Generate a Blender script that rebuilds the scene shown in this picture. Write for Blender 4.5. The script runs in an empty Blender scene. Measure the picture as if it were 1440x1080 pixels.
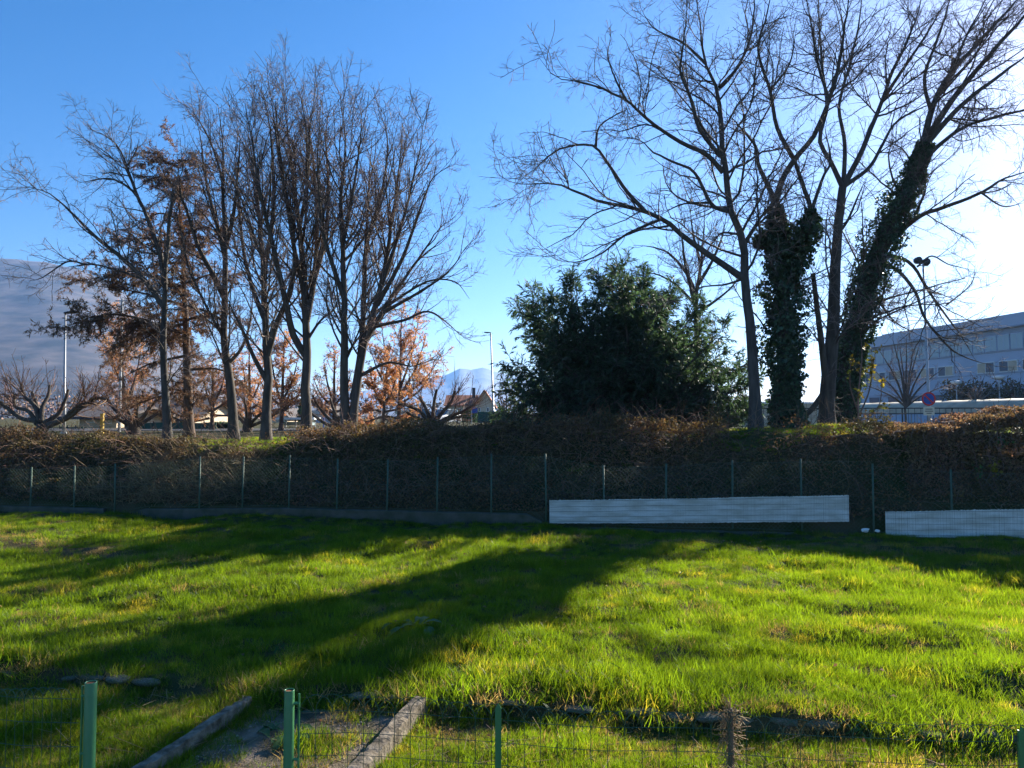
import bpy, bmesh, math, random
import numpy as np
from mathutils import Vector, Matrix
R = math.radians
sc = bpy.context.scene
COL = sc.collection

# ------------------------------------------------------------------ camera, sky, sun, exposure
CAM_H, FPX, HORIZON = 2.4, 1050.0, 587.0
PITCH = math.atan((HORIZON - 540.0) / FPX)
cam = bpy.data.cameras.new('camera'); cam.sensor_width = 36.0
cam.lens = 36.0 * FPX / 1440.0; cam.clip_start = 0.05; cam.clip_end = 20000
camo = bpy.data.objects.new('camera', cam); COL.objects.link(camo)
camo.location = (0, 0, CAM_H); camo.rotation_euler = (math.pi / 2 + PITCH, 0, 0)
sc.camera = camo

SUN_AZ, SUN_EL = 40.0, 24.0            # degrees to the right of the view axis, above the horizon
w = bpy.data.worlds.new('World'); sc.world = w; w.use_nodes = True
wn, wl = w.node_tree.nodes, w.node_tree.links
bg = wn['Background']
sky = wn.new('ShaderNodeTexSky'); sky.sky_type = 'NISHITA'; sky.sun_disc = False
sky.sun_elevation = R(SUN_EL); sky.sun_rotation = R(SUN_AZ)
sky.altitude = 300; sky.air_density = 1.0; sky.dust_density = 0.35; sky.ozone_density = 2.5
hs = wn.new('ShaderNodeHueSaturation'); hs.inputs['Saturation'].default_value = 1.4
tint = wn.new('ShaderNodeMix'); tint.data_type = 'RGBA'; tint.blend_type = 'MULTIPLY'; tint.inputs[0].default_value = 1; tint.inputs[7].default_value = (0.53, 0.51, 0.57, 1)
wl.new(sky.outputs[0], hs.inputs['Color']); wl.new(hs.outputs[0], tint.inputs[6]); wl.new(tint.outputs[2], bg.inputs[0])
bg.inputs[1].default_value = 0.1

sun = bpy.data.lights.new('sun', 'SUN'); sun.energy = 5.0; sun.angle = R(0.5); sun.color = (1.0, 0.93, 0.80)
suno = bpy.data.objects.new('sun', sun); COL.objects.link(suno)
sdir = Vector((math.sin(R(SUN_AZ)) * math.cos(R(SUN_EL)), math.cos(R(SUN_AZ)) * math.cos(R(SUN_EL)), math.sin(R(SUN_EL))))
suno.rotation_euler = (-sdir).to_track_quat('-Z', 'Y').to_euler(); suno.location = (20, 20, 30)

sc.view_settings.view_transform = 'Standard'; sc.view_settings.look = 'None'
sc.view_settings.exposure = 1.65; sc.view_settings.gamma = 1.0; sc.view_settings.use_curve_mapping = False
sc.render.engine = 'CYCLES'
cy = sc.cycles
cy.max_bounces = 7; cy.diffuse_bounces = 4; cy.glossy_bounces = 2; cy.transmission_bounces = 3
cy.transparent_max_bounces = 6; cy.volume_bounces = 1; cy.use_denoising = True
cy.caustics_reflective = False; cy.caustics_refractive = False

# ------------------------------------------------------------------ helpers
def at(px, py, Y):
    """World point on the ray of photo pixel (px, py) at world depth Y."""
    u = (px - 720.0) / FPX; v = (540.0 - py) / FPX
    c, s = math.cos(PITCH), math.sin(PITCH)
    dy = c - v * s; dz = s + v * c
    t = Y / dy
    return np.array([u * t, Y, CAM_H + dz * t])

def atarr(p, Y):
    return np.array([at(a, b, y) for (a, b), y in zip(p, Y)])

def fence_y(x): return 16.7 - 0.186 * x
def edge_y(x): return 6.45 - 0.175 * x

_nr = np.random.default_rng(5)
_WAVES = [(_nr.normal(size=(10, 2)), _nr.uniform(0, 6.28, 10)) for _ in range(8)]
def noise(x, y, scale, k=0):
    """Smooth pseudo noise, about -1..1, feature size = scale."""
    d, ph = _WAVES[k % 8]
    x = np.asarray(x, float); y = np.asarray(y, float); s = np.zeros(np.broadcast(x, y).shape)
    for (a, b), p in zip(d, ph):
        s = s + np.sin((a * x + b * y) * 3.0 / scale + p)
    return s / 3.3

def sstep(a, b, x):
    t = np.clip((np.asarray(x, float) - a) / (b - a), 0, 1); return t * t * (3 - 2 * t)

def top_z(x): return np.interp(x, [-16, -10, -6.8, -4.8, 0, 6, 14], [1.60, 1.55, 1.60, 1.92, 1.98, 2.02, 2.1])

def ground_z(x, y):
    x = np.asarray(x, float); y = np.asarray(y, float)
    d = y - fence_y(x); e = y - edge_y(x)
    lawn = 0.035 * noise(x * 0.7, y, 1.0, 0) + 0.05 * noise(x, y, 3.0, 1) + 0.032 * noise(x * 0.45, y, 0.55, 2)
    low = -0.11 + 0.015 * noise(x, y, 0.6, 3)
    near = np.where(e < 0, low, lawn)
    near = low + (lawn - low) * sstep(-0.10, 0.02, e)
    lip = 0.16 * np.exp(-((d + 0.1) / 0.25) ** 2) * 0 
    bank_t = sstep(0, 1, (d - 0.1) / np.interp(x, [5.5, 8.0], [2.8, 1.3]))
    bank = 0.30 + (top_z(x) - 0.30) * bank_t + 0.06 * noise(x, y, 1.3, 4) * bank_t
    far = 1.75 + 0.0 * d
    bank = bank + (far - bank) * sstep(5, 14, d)
    return near + (bank - near) * sstep(-0.02, 0.12, d)

class MB:
    """Collects boxes, tubes and free faces into one mesh."""
    def __init__(s): s.v = []; s.f = []
    def add(s, v, f):
        n = len(s.v); s.v += [tuple(map(float, p)) for p in v]; s.f += [tuple(i + n for i in q) for q in f]; return s
    def box(s, x0, x1, y0, y1, z0, z1):
        return s.add([(x0,y0,z0),(x1,y0,z0),(x1,y1,z0),(x0,y1,z0),(x0,y0,z1),(x1,y0,z1),(x1,y1,z1),(x0,y1,z1)],
                     [(0,3,2,1),(4,5,6,7),(0,1,5,4),(1,2,6,5),(2,3,7,6),(3,0,4,7)])
    def tube(s, pts, rad, n=8, caps=True):
        pts = [np.array(p, float) for p in pts]
        if not hasattr(rad, '__len__'): rad = [rad] * len(pts)
        vs = []; prev = None
        for i, p in enumerate(pts):
            t = pts[min(i + 1, len(pts) - 1)] - pts[max(i - 1, 0)]; t = t / (np.linalg.norm(t) + 1e-9)
            if prev is None:
                a = np.cross(t, (0, 0, 1.0)) if abs(t[2]) < 0.9 else np.cross(t, (1.0, 0, 0))
            else: a = prev - t * np.dot(prev, t)
            a = a / (np.linalg.norm(a) + 1e-9); prev = a; b = np.cross(t, a)
            for k in range(n):
                th = 2 * math.pi * k / n
                vs.append(p + rad[i] * (math.cos(th) * a + math.sin(th) * b))
        fs = []
        for i in range(len(pts) - 1):
            for k in range(n):
                k2 = (k + 1) % n
                fs.append((i*n+k, i*n+k2, (i+1)*n+k2, (i+1)*n+k))
        if caps:
            fs.append(tuple(range(n-1, -1, -1))); fs.append(tuple((len(pts)-1)*n + k for k in range(n)))
        return s.add(vs, fs)
    def xform(s, M):
        s.v = [tuple(M @ Vector(p)) for p in s.v]; return s
    def build(s, name, mat, parent=None, smooth=False):
        me = bpy.data.meshes.new(name); me.from_pydata(s.v, [], s.f)
        bm = bmesh.new(); bm.from_mesh(me); bmesh.ops.recalc_face_normals(bm, faces=bm.faces); bm.to_mesh(me); bm.free()
        return link(name, me, mat, parent, smooth)

def link(name, me, mat, parent=None, smooth=False):
    if mat: me.materials.append(mat)
    if smooth and len(me.polygons): me.polygons.foreach_set('use_smooth', np.ones(len(me.polygons), bool))
    o = bpy.data.objects.new(name, me); COL.objects.link(o)
    if parent is not None:
        o.parent = parent; o.matrix_parent_inverse = Matrix.Translation(-Vector(parent.location)) if parent.type == 'EMPTY' or True else Matrix()
    return o

def np_mesh(name, V, Q=None, T=None):
    me = bpy.data.meshes.new(name); V = np.asarray(V, np.float32).reshape(-1, 3)
    me.vertices.add(len(V)); me.vertices.foreach_set('co', V.ravel())
    loops = []; starts = []; tot = []
    n = 0
    for F, k in ((Q, 4), (T, 3)):
        if F is not None and len(F):
            F = np.asarray(F, np.int32).reshape(-1, k)
            loops.append(F.ravel()); starts.append(n + np.arange(len(F)) * k); tot.append(np.full(len(F), k)); n += F.size
    L = np.concatenate(loops).astype(np.int32); S = np.concatenate(starts).astype(np.int32); K = np.concatenate(tot).astype(np.int32)
    me.loops.add(len(L)); me.loops.foreach_set('vertex_index', L)
    me.polygons.add(len(S)); me.polygons.foreach_set('loop_start', S); me.polygons.foreach_set('loop_total', K)
    me.update(calc_edges=True); return me

def tag(o, label=None, cat=None, group=None, kind=None):
    if label: o['label'] = label
    if cat: o['category'] = cat
    if group: o['group'] = group
    if kind: o['kind'] = kind
    return o

def empty(name, loc, label=None, cat=None, group=None):
    o = bpy.data.objects.new(name, None); COL.objects.link(o); o.location = tuple(float(c) for c in loc); o.empty_display_size = 0.2
    return tag(o, label, cat, group)

# ------------------------------------------------------------------ materials
def mat(name, col, rough=0.8, var=0.0, scale=4.0, col2=None, bump=0.0, bscale=30.0, metal=0.0, spec=0.3, transl=0.0, tcol=None, island=0.0, detail=4.0, stretch=None):
    m = bpy.data.materials.new(name); m.use_nodes = True
    nt = m.node_tree; N, L = nt.nodes, nt.links
    p = N['Principled BSDF']; out = N['Material Output']
    p.inputs['Roughness'].default_value = rough; p.inputs['Metallic'].default_value = metal
    p.inputs['Specular IOR Level'].default_value = spec
    rgb = N.new('ShaderNodeRGB'); rgb.outputs[0].default_value = (*col, 1); src = rgb.outputs[0]
    tc = N.new('ShaderNodeTexCoord'); vec = tc.outputs['Object']
    if stretch:
        mp = N.new('ShaderNodeMapping'); mp.inputs['Scale'].default_value = stretch; L.new(vec, mp.inputs[0]); vec = mp.outputs[0]
    if col2 is not None:
        nz = N.new('ShaderNodeTexNoise'); nz.inputs['Scale'].default_value = scale; nz.inputs['Detail'].default_value = detail
        L.new(vec, nz.inputs['Vector'])
        rp = N.new('ShaderNodeValToRGB'); rp.color_ramp.elements[0].position = 0.35; rp.color_ramp.elements[1].position = 0.65
        L.new(nz.outputs[0], rp.inputs[0])
        mx = N.new('ShaderNodeMix'); mx.data_type = 'RGBA'; L.new(rp.outputs[0], mx.inputs[0])
        mx.inputs[6].default_value = (*col, 1); mx.inputs[7].default_value = (*col2, 1); src = mx.outputs[2]
    if island:
        g = N.new('ShaderNodeNewGeometry'); mr = N.new('ShaderNodeMapRange')
        mr.inputs[3].default_value = 1 - island; mr.inputs[4].default_value = 1 + island
        L.new(g.outputs['Random Per Island'], mr.inputs[0])
        h = N.new('ShaderNodeHueSaturation'); L.new(mr.outputs[0], h.inputs['Value']); L.new(src, h.inputs['Color'])
        mr2 = N.new('ShaderNodeMapRange'); mr2.inputs[3].default_value = 0.5 - island * 0.06; mr2.inputs[4].default_value = 0.5 + island * 0.06
        ml = N.new('ShaderNodeMath'); ml.operation = 'FRACT'; mm = N.new('ShaderNodeMath'); mm.operation = 'MULTIPLY'; mm.inputs[1].default_value = 17.3
        L.new(g.outputs['Random Per Island'], mm.inputs[0]); L.new(mm.outputs[0], ml.inputs[0]); L.new(ml.outputs[0], mr2.inputs[0]); L.new(mr2.outputs[0], h.inputs['Hue'])
        src = h.outputs[0]
    L.new(src, p.inputs['Base Color'])
    if bump:
        nb = N.new('ShaderNodeTexNoise'); nb.inputs['Scale'].default_value = bscale; nb.inputs['Detail'].default_value = 5; L.new(vec, nb.inputs['Vector'])
        b = N.new('ShaderNodeBump'); b.inputs['Strength'].default_value = bump; b.inputs['Distance'].default_value = 0.02
        L.new(nb.outputs[0], b.inputs['Height']); L.new(b.outputs[0], p.inputs['Normal'])
    if transl:
        tr = N.new('ShaderNodeBsdfTranslucent'); ms = N.new('ShaderNodeMixShader'); ms.inputs[0].default_value = transl
        if tcol:
            mc = N.new('ShaderNodeMix'); mc.data_type = 'RGBA'; mc.blend_type = 'MULTIPLY'; mc.inputs[0].default_value = 1
            L.new(src, mc.inputs[6]); mc.inputs[7].default_value = (*tcol, 1); L.new(mc.outputs[2], tr.inputs[0])
        else: L.new(src, tr.inputs[0])
        L.new(p.outputs[0], ms.inputs[1]); L.new(tr.outputs[0], ms.inputs[2]); L.new(ms.outputs[0], out.inputs[0])
    return m

def grass_mat(name, c1, c2, dry, dryness, transl=0.5, tmul=(1.7, 1.55, 0.7)):
    m = bpy.data.materials.new(name); m.use_nodes = True
    nt = m.node_tree; N, L = nt.nodes, nt.links; p = N['Principled BSDF']; out = N['Material Output']
    p.inputs['Roughness'].default_value = 0.45; p.inputs['Specular IOR Level'].default_value = 0.25
    g = N.new('ShaderNodeNewGeometry'); oi = N.new('ShaderNodeObjectInfo')
    mx = N.new('ShaderNodeMix'); mx.data_type = 'RGBA'; L.new(g.outputs['Random Per Island'], mx.inputs[0])
    mx.inputs[6].default_value = (*c1, 1); mx.inputs[7].default_value = (*c2, 1)
    nz = N.new('ShaderNodeTexNoise'); nz.inputs['Scale'].default_value = 0.9; nz.inputs['Detail'].default_value = 3
    L.new(g.outputs['Position'], nz.inputs['Vector'])
    ad = N.new('ShaderNodeMath'); ad.operation = 'MULTIPLY_ADD'; ad.inputs[1].default_value = 0.35
    L.new(oi.outputs['Random'], ad.inputs[0]); L.new(nz.outputs[0], ad.inputs[2])
    mr = N.new('ShaderNodeMapRange'); mr.inputs[1].default_value = 0.95 - dryness; mr.inputs[2].default_value = 1.1 - dryness
    L.new(ad.outputs[0], mr.inputs[0])
    m2 = N.new('ShaderNodeMix'); m2.data_type = 'RGBA'; L.new(mr.outputs[0], m2.inputs[0]); L.new(mx.outputs[2], m2.inputs[6]); m2.inputs[7].default_value = (*dry, 1)
    h = N.new('ShaderNodeHueSaturation'); mv = N.new('ShaderNodeMapRange'); mv.inputs[3].default_value = 0.6; mv.inputs[4].default_value = 1.3
    L.new(oi.outputs['Random'], mv.inputs[0]); L.new(mv.outputs[0], h.inputs['Value']); L.new(m2.outputs[2], h.inputs['Color'])
    L.new(h.outputs[0], p.inputs['Base Color'])
    mc = N.new('ShaderNodeMix'); mc.data_type = 'RGBA'; mc.blend_type = 'MULTIPLY'; mc.inputs[0].default_value = 1
    L.new(h.outputs[0], mc.inputs[6]); mc.inputs[7].default_value = (*tmul, 1)
    tr = N.new('ShaderNodeBsdfTranslucent'); L.new(mc.outputs[2], tr.inputs[0])
    ms = N.new('ShaderNodeMixShader'); ms.inputs[0].default_value = transl
    L.new(p.outputs[0], ms.inputs[1]); L.new(tr.outputs[0], ms.inputs[2]); L.new(ms.outputs[0], out.inputs[0])
    return m

M = {}
M['bark'] = mat('bark', (0.06, 0.048, 0.039), 0.9, col2=(0.115, 0.095, 0.077), scale=3.0, bump=0.8, bscale=14, stretch=(3, 3, 0.6))
M['bark_dark'] = mat('bark_dark', (0.055, 0.047, 0.042), 0.9, col2=(0.10, 0.09, 0.078), scale=3.0, bump=0.8, bscale=14, stretch=(3, 3, 0.6))
M['bark_red'] = mat('bark_red', (0.15, 0.10, 0.075), 0.9, col2=(0.09, 0.065, 0.05), scale=4.0, bump=0.8, bscale=12, stretch=(3, 3, 0.6))
M['twig'] = mat('twig', (0.24, 0.175, 0.15), 0.8, island=0.35)
M['twig_warm'] = mat('twig_warm', (0.22, 0.13, 0.09), 0.8, island=0.35)
M['twig_dark'] = mat('twig_dark', (0.17, 0.14, 0.13), 0.8, island=0.3)
M['yew'] = mat('yew', (0.06, 0.095, 0.066), 0.6, island=0.5, transl=0.35, tcol=(1.6, 1.8, 0.9), spec=0.25)
M['ivy'] = mat('ivy', (0.05, 0.085, 0.045), 0.45, island=0.5, transl=0.15, tcol=(1.6, 1.8, 0.8), spec=0.35)
M['larch'] = mat('larch', (0.15, 0.12, 0.10), 0.8, island=0.45, transl=0.3, tcol=(1.5, 1.0, 0.6), col2=(0.20, 0.135, 0.09), scale=0.5)
M['orange'] = mat('orange', (0.42, 0.23, 0.12), 0.7, island=0.45, transl=0.5, tcol=(1.4, 1.1, 0.8), col2=(0.50, 0.31, 0.17), scale=0.7)
M['yellowleaf'] = mat('yellowleaf', (0.30, 0.24, 0.04), 0.6, island=0.4, transl=0.5, tcol=(1.4, 1.2, 0.6), col2=(0.10, 0.14, 0.03), scale=2)
M['bramble'] = mat('bramble', (0.10, 0.095, 0.045), 0.7, island=0.5, transl=0.3, tcol=(1.5, 1.3, 0.6), col2=(0.21, 0.125, 0.07), scale=0.7)
M['stem'] = mat('stem', (0.20, 0.125, 0.085), 0.8, island=0.5)
M['straw'] = mat('straw', (0.34, 0.25, 0.14), 0.8, island=0.4, transl=0.3)
M['hedge'] = mat('hedge', (0.29, 0.19, 0.13), 0.7, island=0.5, transl=0.35, tcol=(1.4, 1.1, 0.8), col2=(0.15, 0.12, 0.055), scale=0.8)
M['soil'] = mat('soil', (0.075, 0.058, 0.035), 0.95, col2=(0.045, 0.05, 0.02), scale=1.2, bump=0.6, bscale=20)
M['gravel'] = mat('gravel', (0.30, 0.225, 0.155), 0.95, col2=(0.07, 0.06, 0.03), scale=4, bump=1.0, bscale=70)
M['pebble'] = mat('pebble', (0.30, 0.25, 0.19), 0.9, island=0.5)
M['asphalt'] = mat('asphalt', (0.06, 0.06, 0.062), 0.9, col2=(0.045, 0.045, 0.047), scale=2, bump=0.3, bscale=80)
M['concrete'] = mat('concrete', (0.27, 0.22, 0.16), 0.95, col2=(0.09, 0.07, 0.045), scale=11, bump=1.0, bscale=30, detail=8)
M['conc_dark'] = mat('conc_dark', (0.10, 0.097, 0.08), 0.95, col2=(0.055, 0.062, 0.04), scale=4, bump=0.6, bscale=20)
M['stone'] = mat('stone', (0.24, 0.215, 0.17), 0.9, col2=(0.06, 0.075, 0.03), scale=9, bump=0.7, bscale=25)
M['green_paint'] = mat('green_paint', (0.045, 0.19, 0.07), 0.4, col2=(0.055, 0.215, 0.085), scale=12, bump=0.1, bscale=40, spec=0.5)
M['rust'] = mat('rust', (0.30, 0.12, 0.05), 0.9, col2=(0.17, 0.07, 0.03), scale=40)
M['green_wire'] = mat('green_wire', (0.03, 0.09, 0.05), 0.45, spec=0.5)
M['link_wire'] = mat('link_wire', (0.10, 0.15, 0.12), 0.8, spec=0.1)
M['link_post'] = mat('link_post', (0.06, 0.11, 0.075), 0.6, col2=(0.085, 0.13, 0.09), scale=8)
M['pvc'] = mat('pvc', (0.72, 0.72, 0.69), 0.5, col2=(0.50, 0.49, 0.43), scale=2.2, detail=7, spec=0.4, stretch=(1, 1, 4))
M['wire_grey'] = mat('wire_grey', (0.18, 0.19, 0.19), 0.6)
M['galv'] = mat('galv', (0.45, 0.46, 0.47), 0.45, col2=(0.36, 0.37, 0.38), scale=6, metal=0.3)
M['dark_metal'] = mat('dark_metal', (0.03, 0.032, 0.035), 0.5)
M['cream'] = mat('cream', (0.62, 0.50, 0.36), 0.9, col2=(0.56, 0.45, 0.32), scale=1.5)
M['roof_red'] = mat('roof_red', (0.38, 0.15, 0.085), 0.85, col2=(0.28, 0.10, 0.06), scale=3)
M['roof_dark'] = mat('roof_dark', (0.10, 0.085, 0.085), 0.85, col2=(0.07, 0.06, 0.06), scale=3)
M['glass'] = mat('glass', (0.10, 0.13, 0.16), 0.08, spec=0.8)
M['glass_pale'] = mat('glass_pale', (0.42, 0.52, 0.54), 0.15, spec=0.7)
M['window_white'] = mat('window_white', (0.75, 0.75, 0.73), 0.6)
M['clad'] = mat('clad', (0.46, 0.52, 0.62), 0.55, col2=(0.41, 0.47, 0.57), scale=0.3, spec=0.4)
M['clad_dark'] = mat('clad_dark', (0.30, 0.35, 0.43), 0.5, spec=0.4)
M['canvas'] = mat('canvas', (0.62, 0.55, 0.40), 0.6, col2=(0.46, 0.40, 0.29), scale=1.0, transl=0.25)
M['sign_red'] = mat('sign_red', (0.55, 0.05, 0.04), 0.4); M['sign_blue'] = mat('sign_blue', (0.03, 0.09, 0.38), 0.4)
M['white_paint'] = mat('white_paint', (0.75, 0.75, 0.74), 0.4)
M['sign_cream'] = mat('sign_cream', (0.65, 0.62, 0.52), 0.5)
M['yellow'] = mat('yellow', (0.55, 0.36, 0.07), 0.6)
M['green_sheet'] = mat('green_sheet', (0.035, 0.09, 0.065), 0.7, col2=(0.03, 0.075, 0.05), scale=3)
M['hedge_green'] = mat('hedge_green', (0.06, 0.13, 0.03), 0.7, island=0.4, transl=0.3)
M['car_white'] = mat('car_white', (0.78, 0.78, 0.77), 0.25, spec=0.6); M['car_grey'] = mat('car_grey', (0.22, 0.24, 0.27), 0.25, spec=0.6)
M['tyre'] = mat('tyre', (0.02, 0.02, 0.02), 0.9)
M['lamp_red'] = mat('lamp_red', (0.5, 0.03, 0.03), 0.3)
M['wood'] = mat('wood', (0.22, 0.17, 0.12), 0.9, col2=(0.13, 0.10, 0.07), scale=6, bump=0.8, bscale=20, stretch=(3, 3, 0.4))
M['deadleaf'] = mat('deadleaf', (0.26, 0.15, 0.07), 0.8, island=0.5, transl=0.35)
M['weed'] = mat('weed', (0.05, 0.12, 0.03), 0.5, island=0.3, transl=0.3)
M['mountain'] = mat('mountain', (0.028, 0.034, 0.036), 0.95, col2=(0.15, 0.12, 0.105), scale=0.016, detail=8)
M['snow'] = mat('snow', (0.14, 0.15, 0.17), 0.9, col2=(0.34, 0.34, 0.36), scale=0.003, detail=8)
M['grass'] = grass_mat('grass', (0.062, 0.125, 0.011), (0.118, 0.185, 0.016), (0.24, 0.21, 0.05), 0.12, transl=0.6, tmul=(2.7, 2.3, 0.6))
M['grass_dry'] = grass_mat('grass_dry', (0.12, 0.14, 0.03), (0.26, 0.21, 0.08), (0.34, 0.25, 0.12), 0.45, transl=0.55, tmul=(1.7, 1.5, 0.8))

# ------------------------------------------------------------------ ground, road, mountains
def ground_mat():
    m = bpy.data.materials.new('ground'); m.use_nodes = True
    N, L = m.node_tree.nodes, m.node_tree.links; p = N['Principled BSDF']; p.inputs['Roughness'].default_value = 0.95; p.inputs['Specular IOR Level'].default_value = 0.1
    g = N.new('ShaderNodeNewGeometry')
    a = N.new('ShaderNodeTexNoise'); a.inputs['Scale'].default_value = 1.1; a.inputs['Detail'].default_value = 6; L.new(g.outputs['Position'], a.inputs['Vector'])
    r = N.new('ShaderNodeValToRGB'); e = r.color_ramp.elements
    e[0].position = 0.35; e[0].color = (0.035, 0.05, 0.012, 1); e[1].position = 0.62; e[1].color = (0.10, 0.075, 0.04, 1)
    L.new(a.outputs[0], r.inputs[0]); L.new(r.outputs[0], p.inputs['Base Color'])
    b = N.new('ShaderNodeTexNoise'); b.inputs['Scale'].default_value = 40; b.inputs['Detail'].default_value = 6; L.new(g.outputs['Position'], b.inputs['Vector'])
    bu = N.new('ShaderNodeBump'); bu.inputs['Strength'].default_value = 0.9; bu.inputs['Distance'].default_value = 0.03; L.new(b.outputs[0], bu.inputs['Height']); L.new(bu.outputs[0], p.inputs['Normal'])
    return m
def axis(lo, hi, fine_lo, fine_hi, step, grow=1.35):
    a = list(np.arange(fine_lo, fine_hi + 1e-6, step)); s = step; v = fine_hi
    while v < hi: s *= grow; v += s; a.append(min(v, hi))
    s = step; v = fine_lo; pre = []
    while v > lo: s *= grow; v -= s; pre.append(max(v, lo))
    return np.array(pre[::-1] + a)
gx = axis(-5600, 5600, -18, 18, 0.2); gy = axis(-150, 5600, 3.0, 22, 0.14)
GX, GY = np.meshgrid(gx, gy); GZ = ground_z(GX, GY)
ny, nx = GX.shape
idx = np.arange(nx * ny).reshape(ny, nx)
Q = np.stack([idx[:-1, :-1], idx[:-1, 1:], idx[1:, 1:], idx[1:, :-1]], -1).reshape(-1, 4)
me = np_mesh('ground', np.stack([GX, GY, GZ], -1).reshape(-1, 3), Q)
tag(link('ground', me, ground_mat(), smooth=True), kind='structure')

rd = MB(); rd.add([(-300, 38, 1.756), (300, 34, 1.756), (300, 42, 1.756), (-300, 46, 1.756)], [(0, 1, 2, 3)])
tag(rd.build('road', M['asphalt']), kind='structure')

def ridge(name, prof, r0, rr, r1, material, seed, rough):
    px = np.arange(prof[0][0], prof[-1][0] + 1, 8.0); py = np.interp(px, [p[0] for p in prof], [p[1] for p in prof])
    rs = np.concatenate([np.linspace(r0, rr, 80), np.linspace(rr, r1, 8)[1:]])
    PX, RS = np.meshgrid(px, rs); EL = np.interp(PX, px, (HORIZON - py) / FPX)
    U = (PX - 720) / FPX
    h = EL * rr
    t = np.where(RS <= rr, (RS - r0) / (rr - r0), 1 - (RS - rr) / (r1 - rr) * 0.9)
    X = U * RS; Yw = RS
    n = noise(X, Yw, rough * 2.2, seed) * 0.5 + noise(X, Yw, rough, seed + 1) * 0.3 + noise(X, Yw, rough * 0.4, seed + 2) * 0.16 + noise(X, Yw, rough * 0.17, seed + 3) * 0.16 + noise(X, Yw, rough * 0.08, seed + 4) * 0.11
    Z = h * (t ** 1.15) * (1 + 0.08 * n * np.clip(1.1 - t, 0.05, 1)) + 1.0
    ny, nx = X.shape; idx = np.arange(nx * ny).reshape(ny, nx)
    Q = np.stack([idx[:-1, :-1], idx[:-1, 1:], idx[1:, 1:], idx[1:, :-1]], -1).reshape(-1, 4)
    return tag(link(name, np_mesh(name, np.stack([X, Yw, Z], -1).reshape(-1, 3), Q), material, smooth=True), kind='structure')
ridge('mountain', [(-900, 330), (-400, 345), (-100, 358), (0, 362), (60, 367), (110, 379), (160, 402), (210, 440), (270, 492), (330, 535), (400, 561), (520, 572), (620, 580), (760, 585)],
      900, 2200, 2700, M['mountain'], 2, 500)
ridge('snowy_mountain', [(430, 560), (520, 548), (560, 545), (600, 534), (630, 526), (648, 517), (662, 520), (680, 516), (700, 524), (740, 532), (800, 540), (900, 552), (1100, 566), (1300, 575), (1900, 580)],
      3300, 4600, 5200, M['snow'], 4, 700)

# ------------------------------------------------------------------ branch growth
def unit(v): return v / (np.linalg.norm(v, axis=-1, keepdims=True) + 1e-9)

def smooth_line(p, n):
    """Catmull-Rom through points, resampled to n points by length."""
    p = np.asarray(p, float)
    if len(p) == 2: p = np.array([p[0], (p[0] + p[1]) / 2, p[1]])
    q = np.vstack([2 * p[0] - p[1], p, 2 * p[-1] - p[-2]])
    out = []
    for i in range(1, len(q) - 2):
        t = np.linspace(0, 1, 10, endpoint=False)[:, None]
        out.append(0.5 * ((2 * q[i]) + (-q[i-1] + q[i+1]) * t + (2*q[i-1] - 5*q[i] + 4*q[i+1] - q[i+2]) * t**2 + (-q[i-1] + 3*q[i] - 3*q[i+1] + q[i+2]) * t**3))
    out = np.vstack(out + [p[-1:]])
    d = np.concatenate([[0], np.cumsum(np.linalg.norm(np.diff(out, axis=0), axis=1))])
    s = np.linspace(0, d[-1], n)
    return np.stack([np.interp(s, d, out[:, k]) for k in range(out.shape[1])], -1)

def grow(P, Rd, rng, per_m, t0=0.15, t1=1.0, ang=45, angv=12, lr=0.5, lmin=0.3, lmax=3.0, taper=0.55, up=0.1, wig=0.12, K=6, rr=0.5, rmin=0.006, flat=0.0, tipr=0.35, sun=0.0):
    N, KP, _ = P.shape
    seg = np.linalg.norm(np.diff(P, axis=1), axis=2); Lp = seg.sum(1)
    cnt = rng.poisson(np.maximum(per_m * Lp * (t1 - t0), 0.0))
    own = np.repeat(np.arange(N), cnt); n = len(own)
    if n == 0: return np.zeros((0, K, 3)), np.zeros((0, K))
    t = t0 + (t1 - t0) * rng.random(n)
    f = t * (KP - 1); i = np.minimum(f.astype(int), KP - 2); a = (f - i)[:, None]
    base = P[own, i] * (1 - a) + P[own, i + 1] * a
    rb = Rd[own, i] * (1 - a[:, 0]) + Rd[own, i + 1] * a[:, 0]
    T = unit(P[own, i + 1] - P[own, i])
    B = rng.normal(size=(n, 3)); B[:, 2] *= (1 - flat); B = unit(B - T * (B * T).sum(1, keepdims=True))
    A = np.radians(rng.normal(ang, angv, n))[:, None]
    D = np.cos(A) * T + np.sin(A) * B
    L = np.clip(lr * Lp[own] * (1 - taper * t) * rng.uniform(0.5, 1.15, n), lmin, lmax)
    st = (L / (K - 1))[:, None]
    pts = [base]; D = unit(D)
    for k in range(K - 1):
        D = unit(D + rng.normal(size=(n, 3)) * wig + np.array([0, 0, up]))
        pts.append(pts[-1] + D * st)
    r0 = np.clip(np.minimum(rb * rr, 0.0105 * L + 0.004), rmin, None)
    Rc = np.clip(r0[:, None] * np.linspace(1, tipr, K)[None], rmin * 0.8, None)
    return np.stack(pts, 1), Rc

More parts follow.
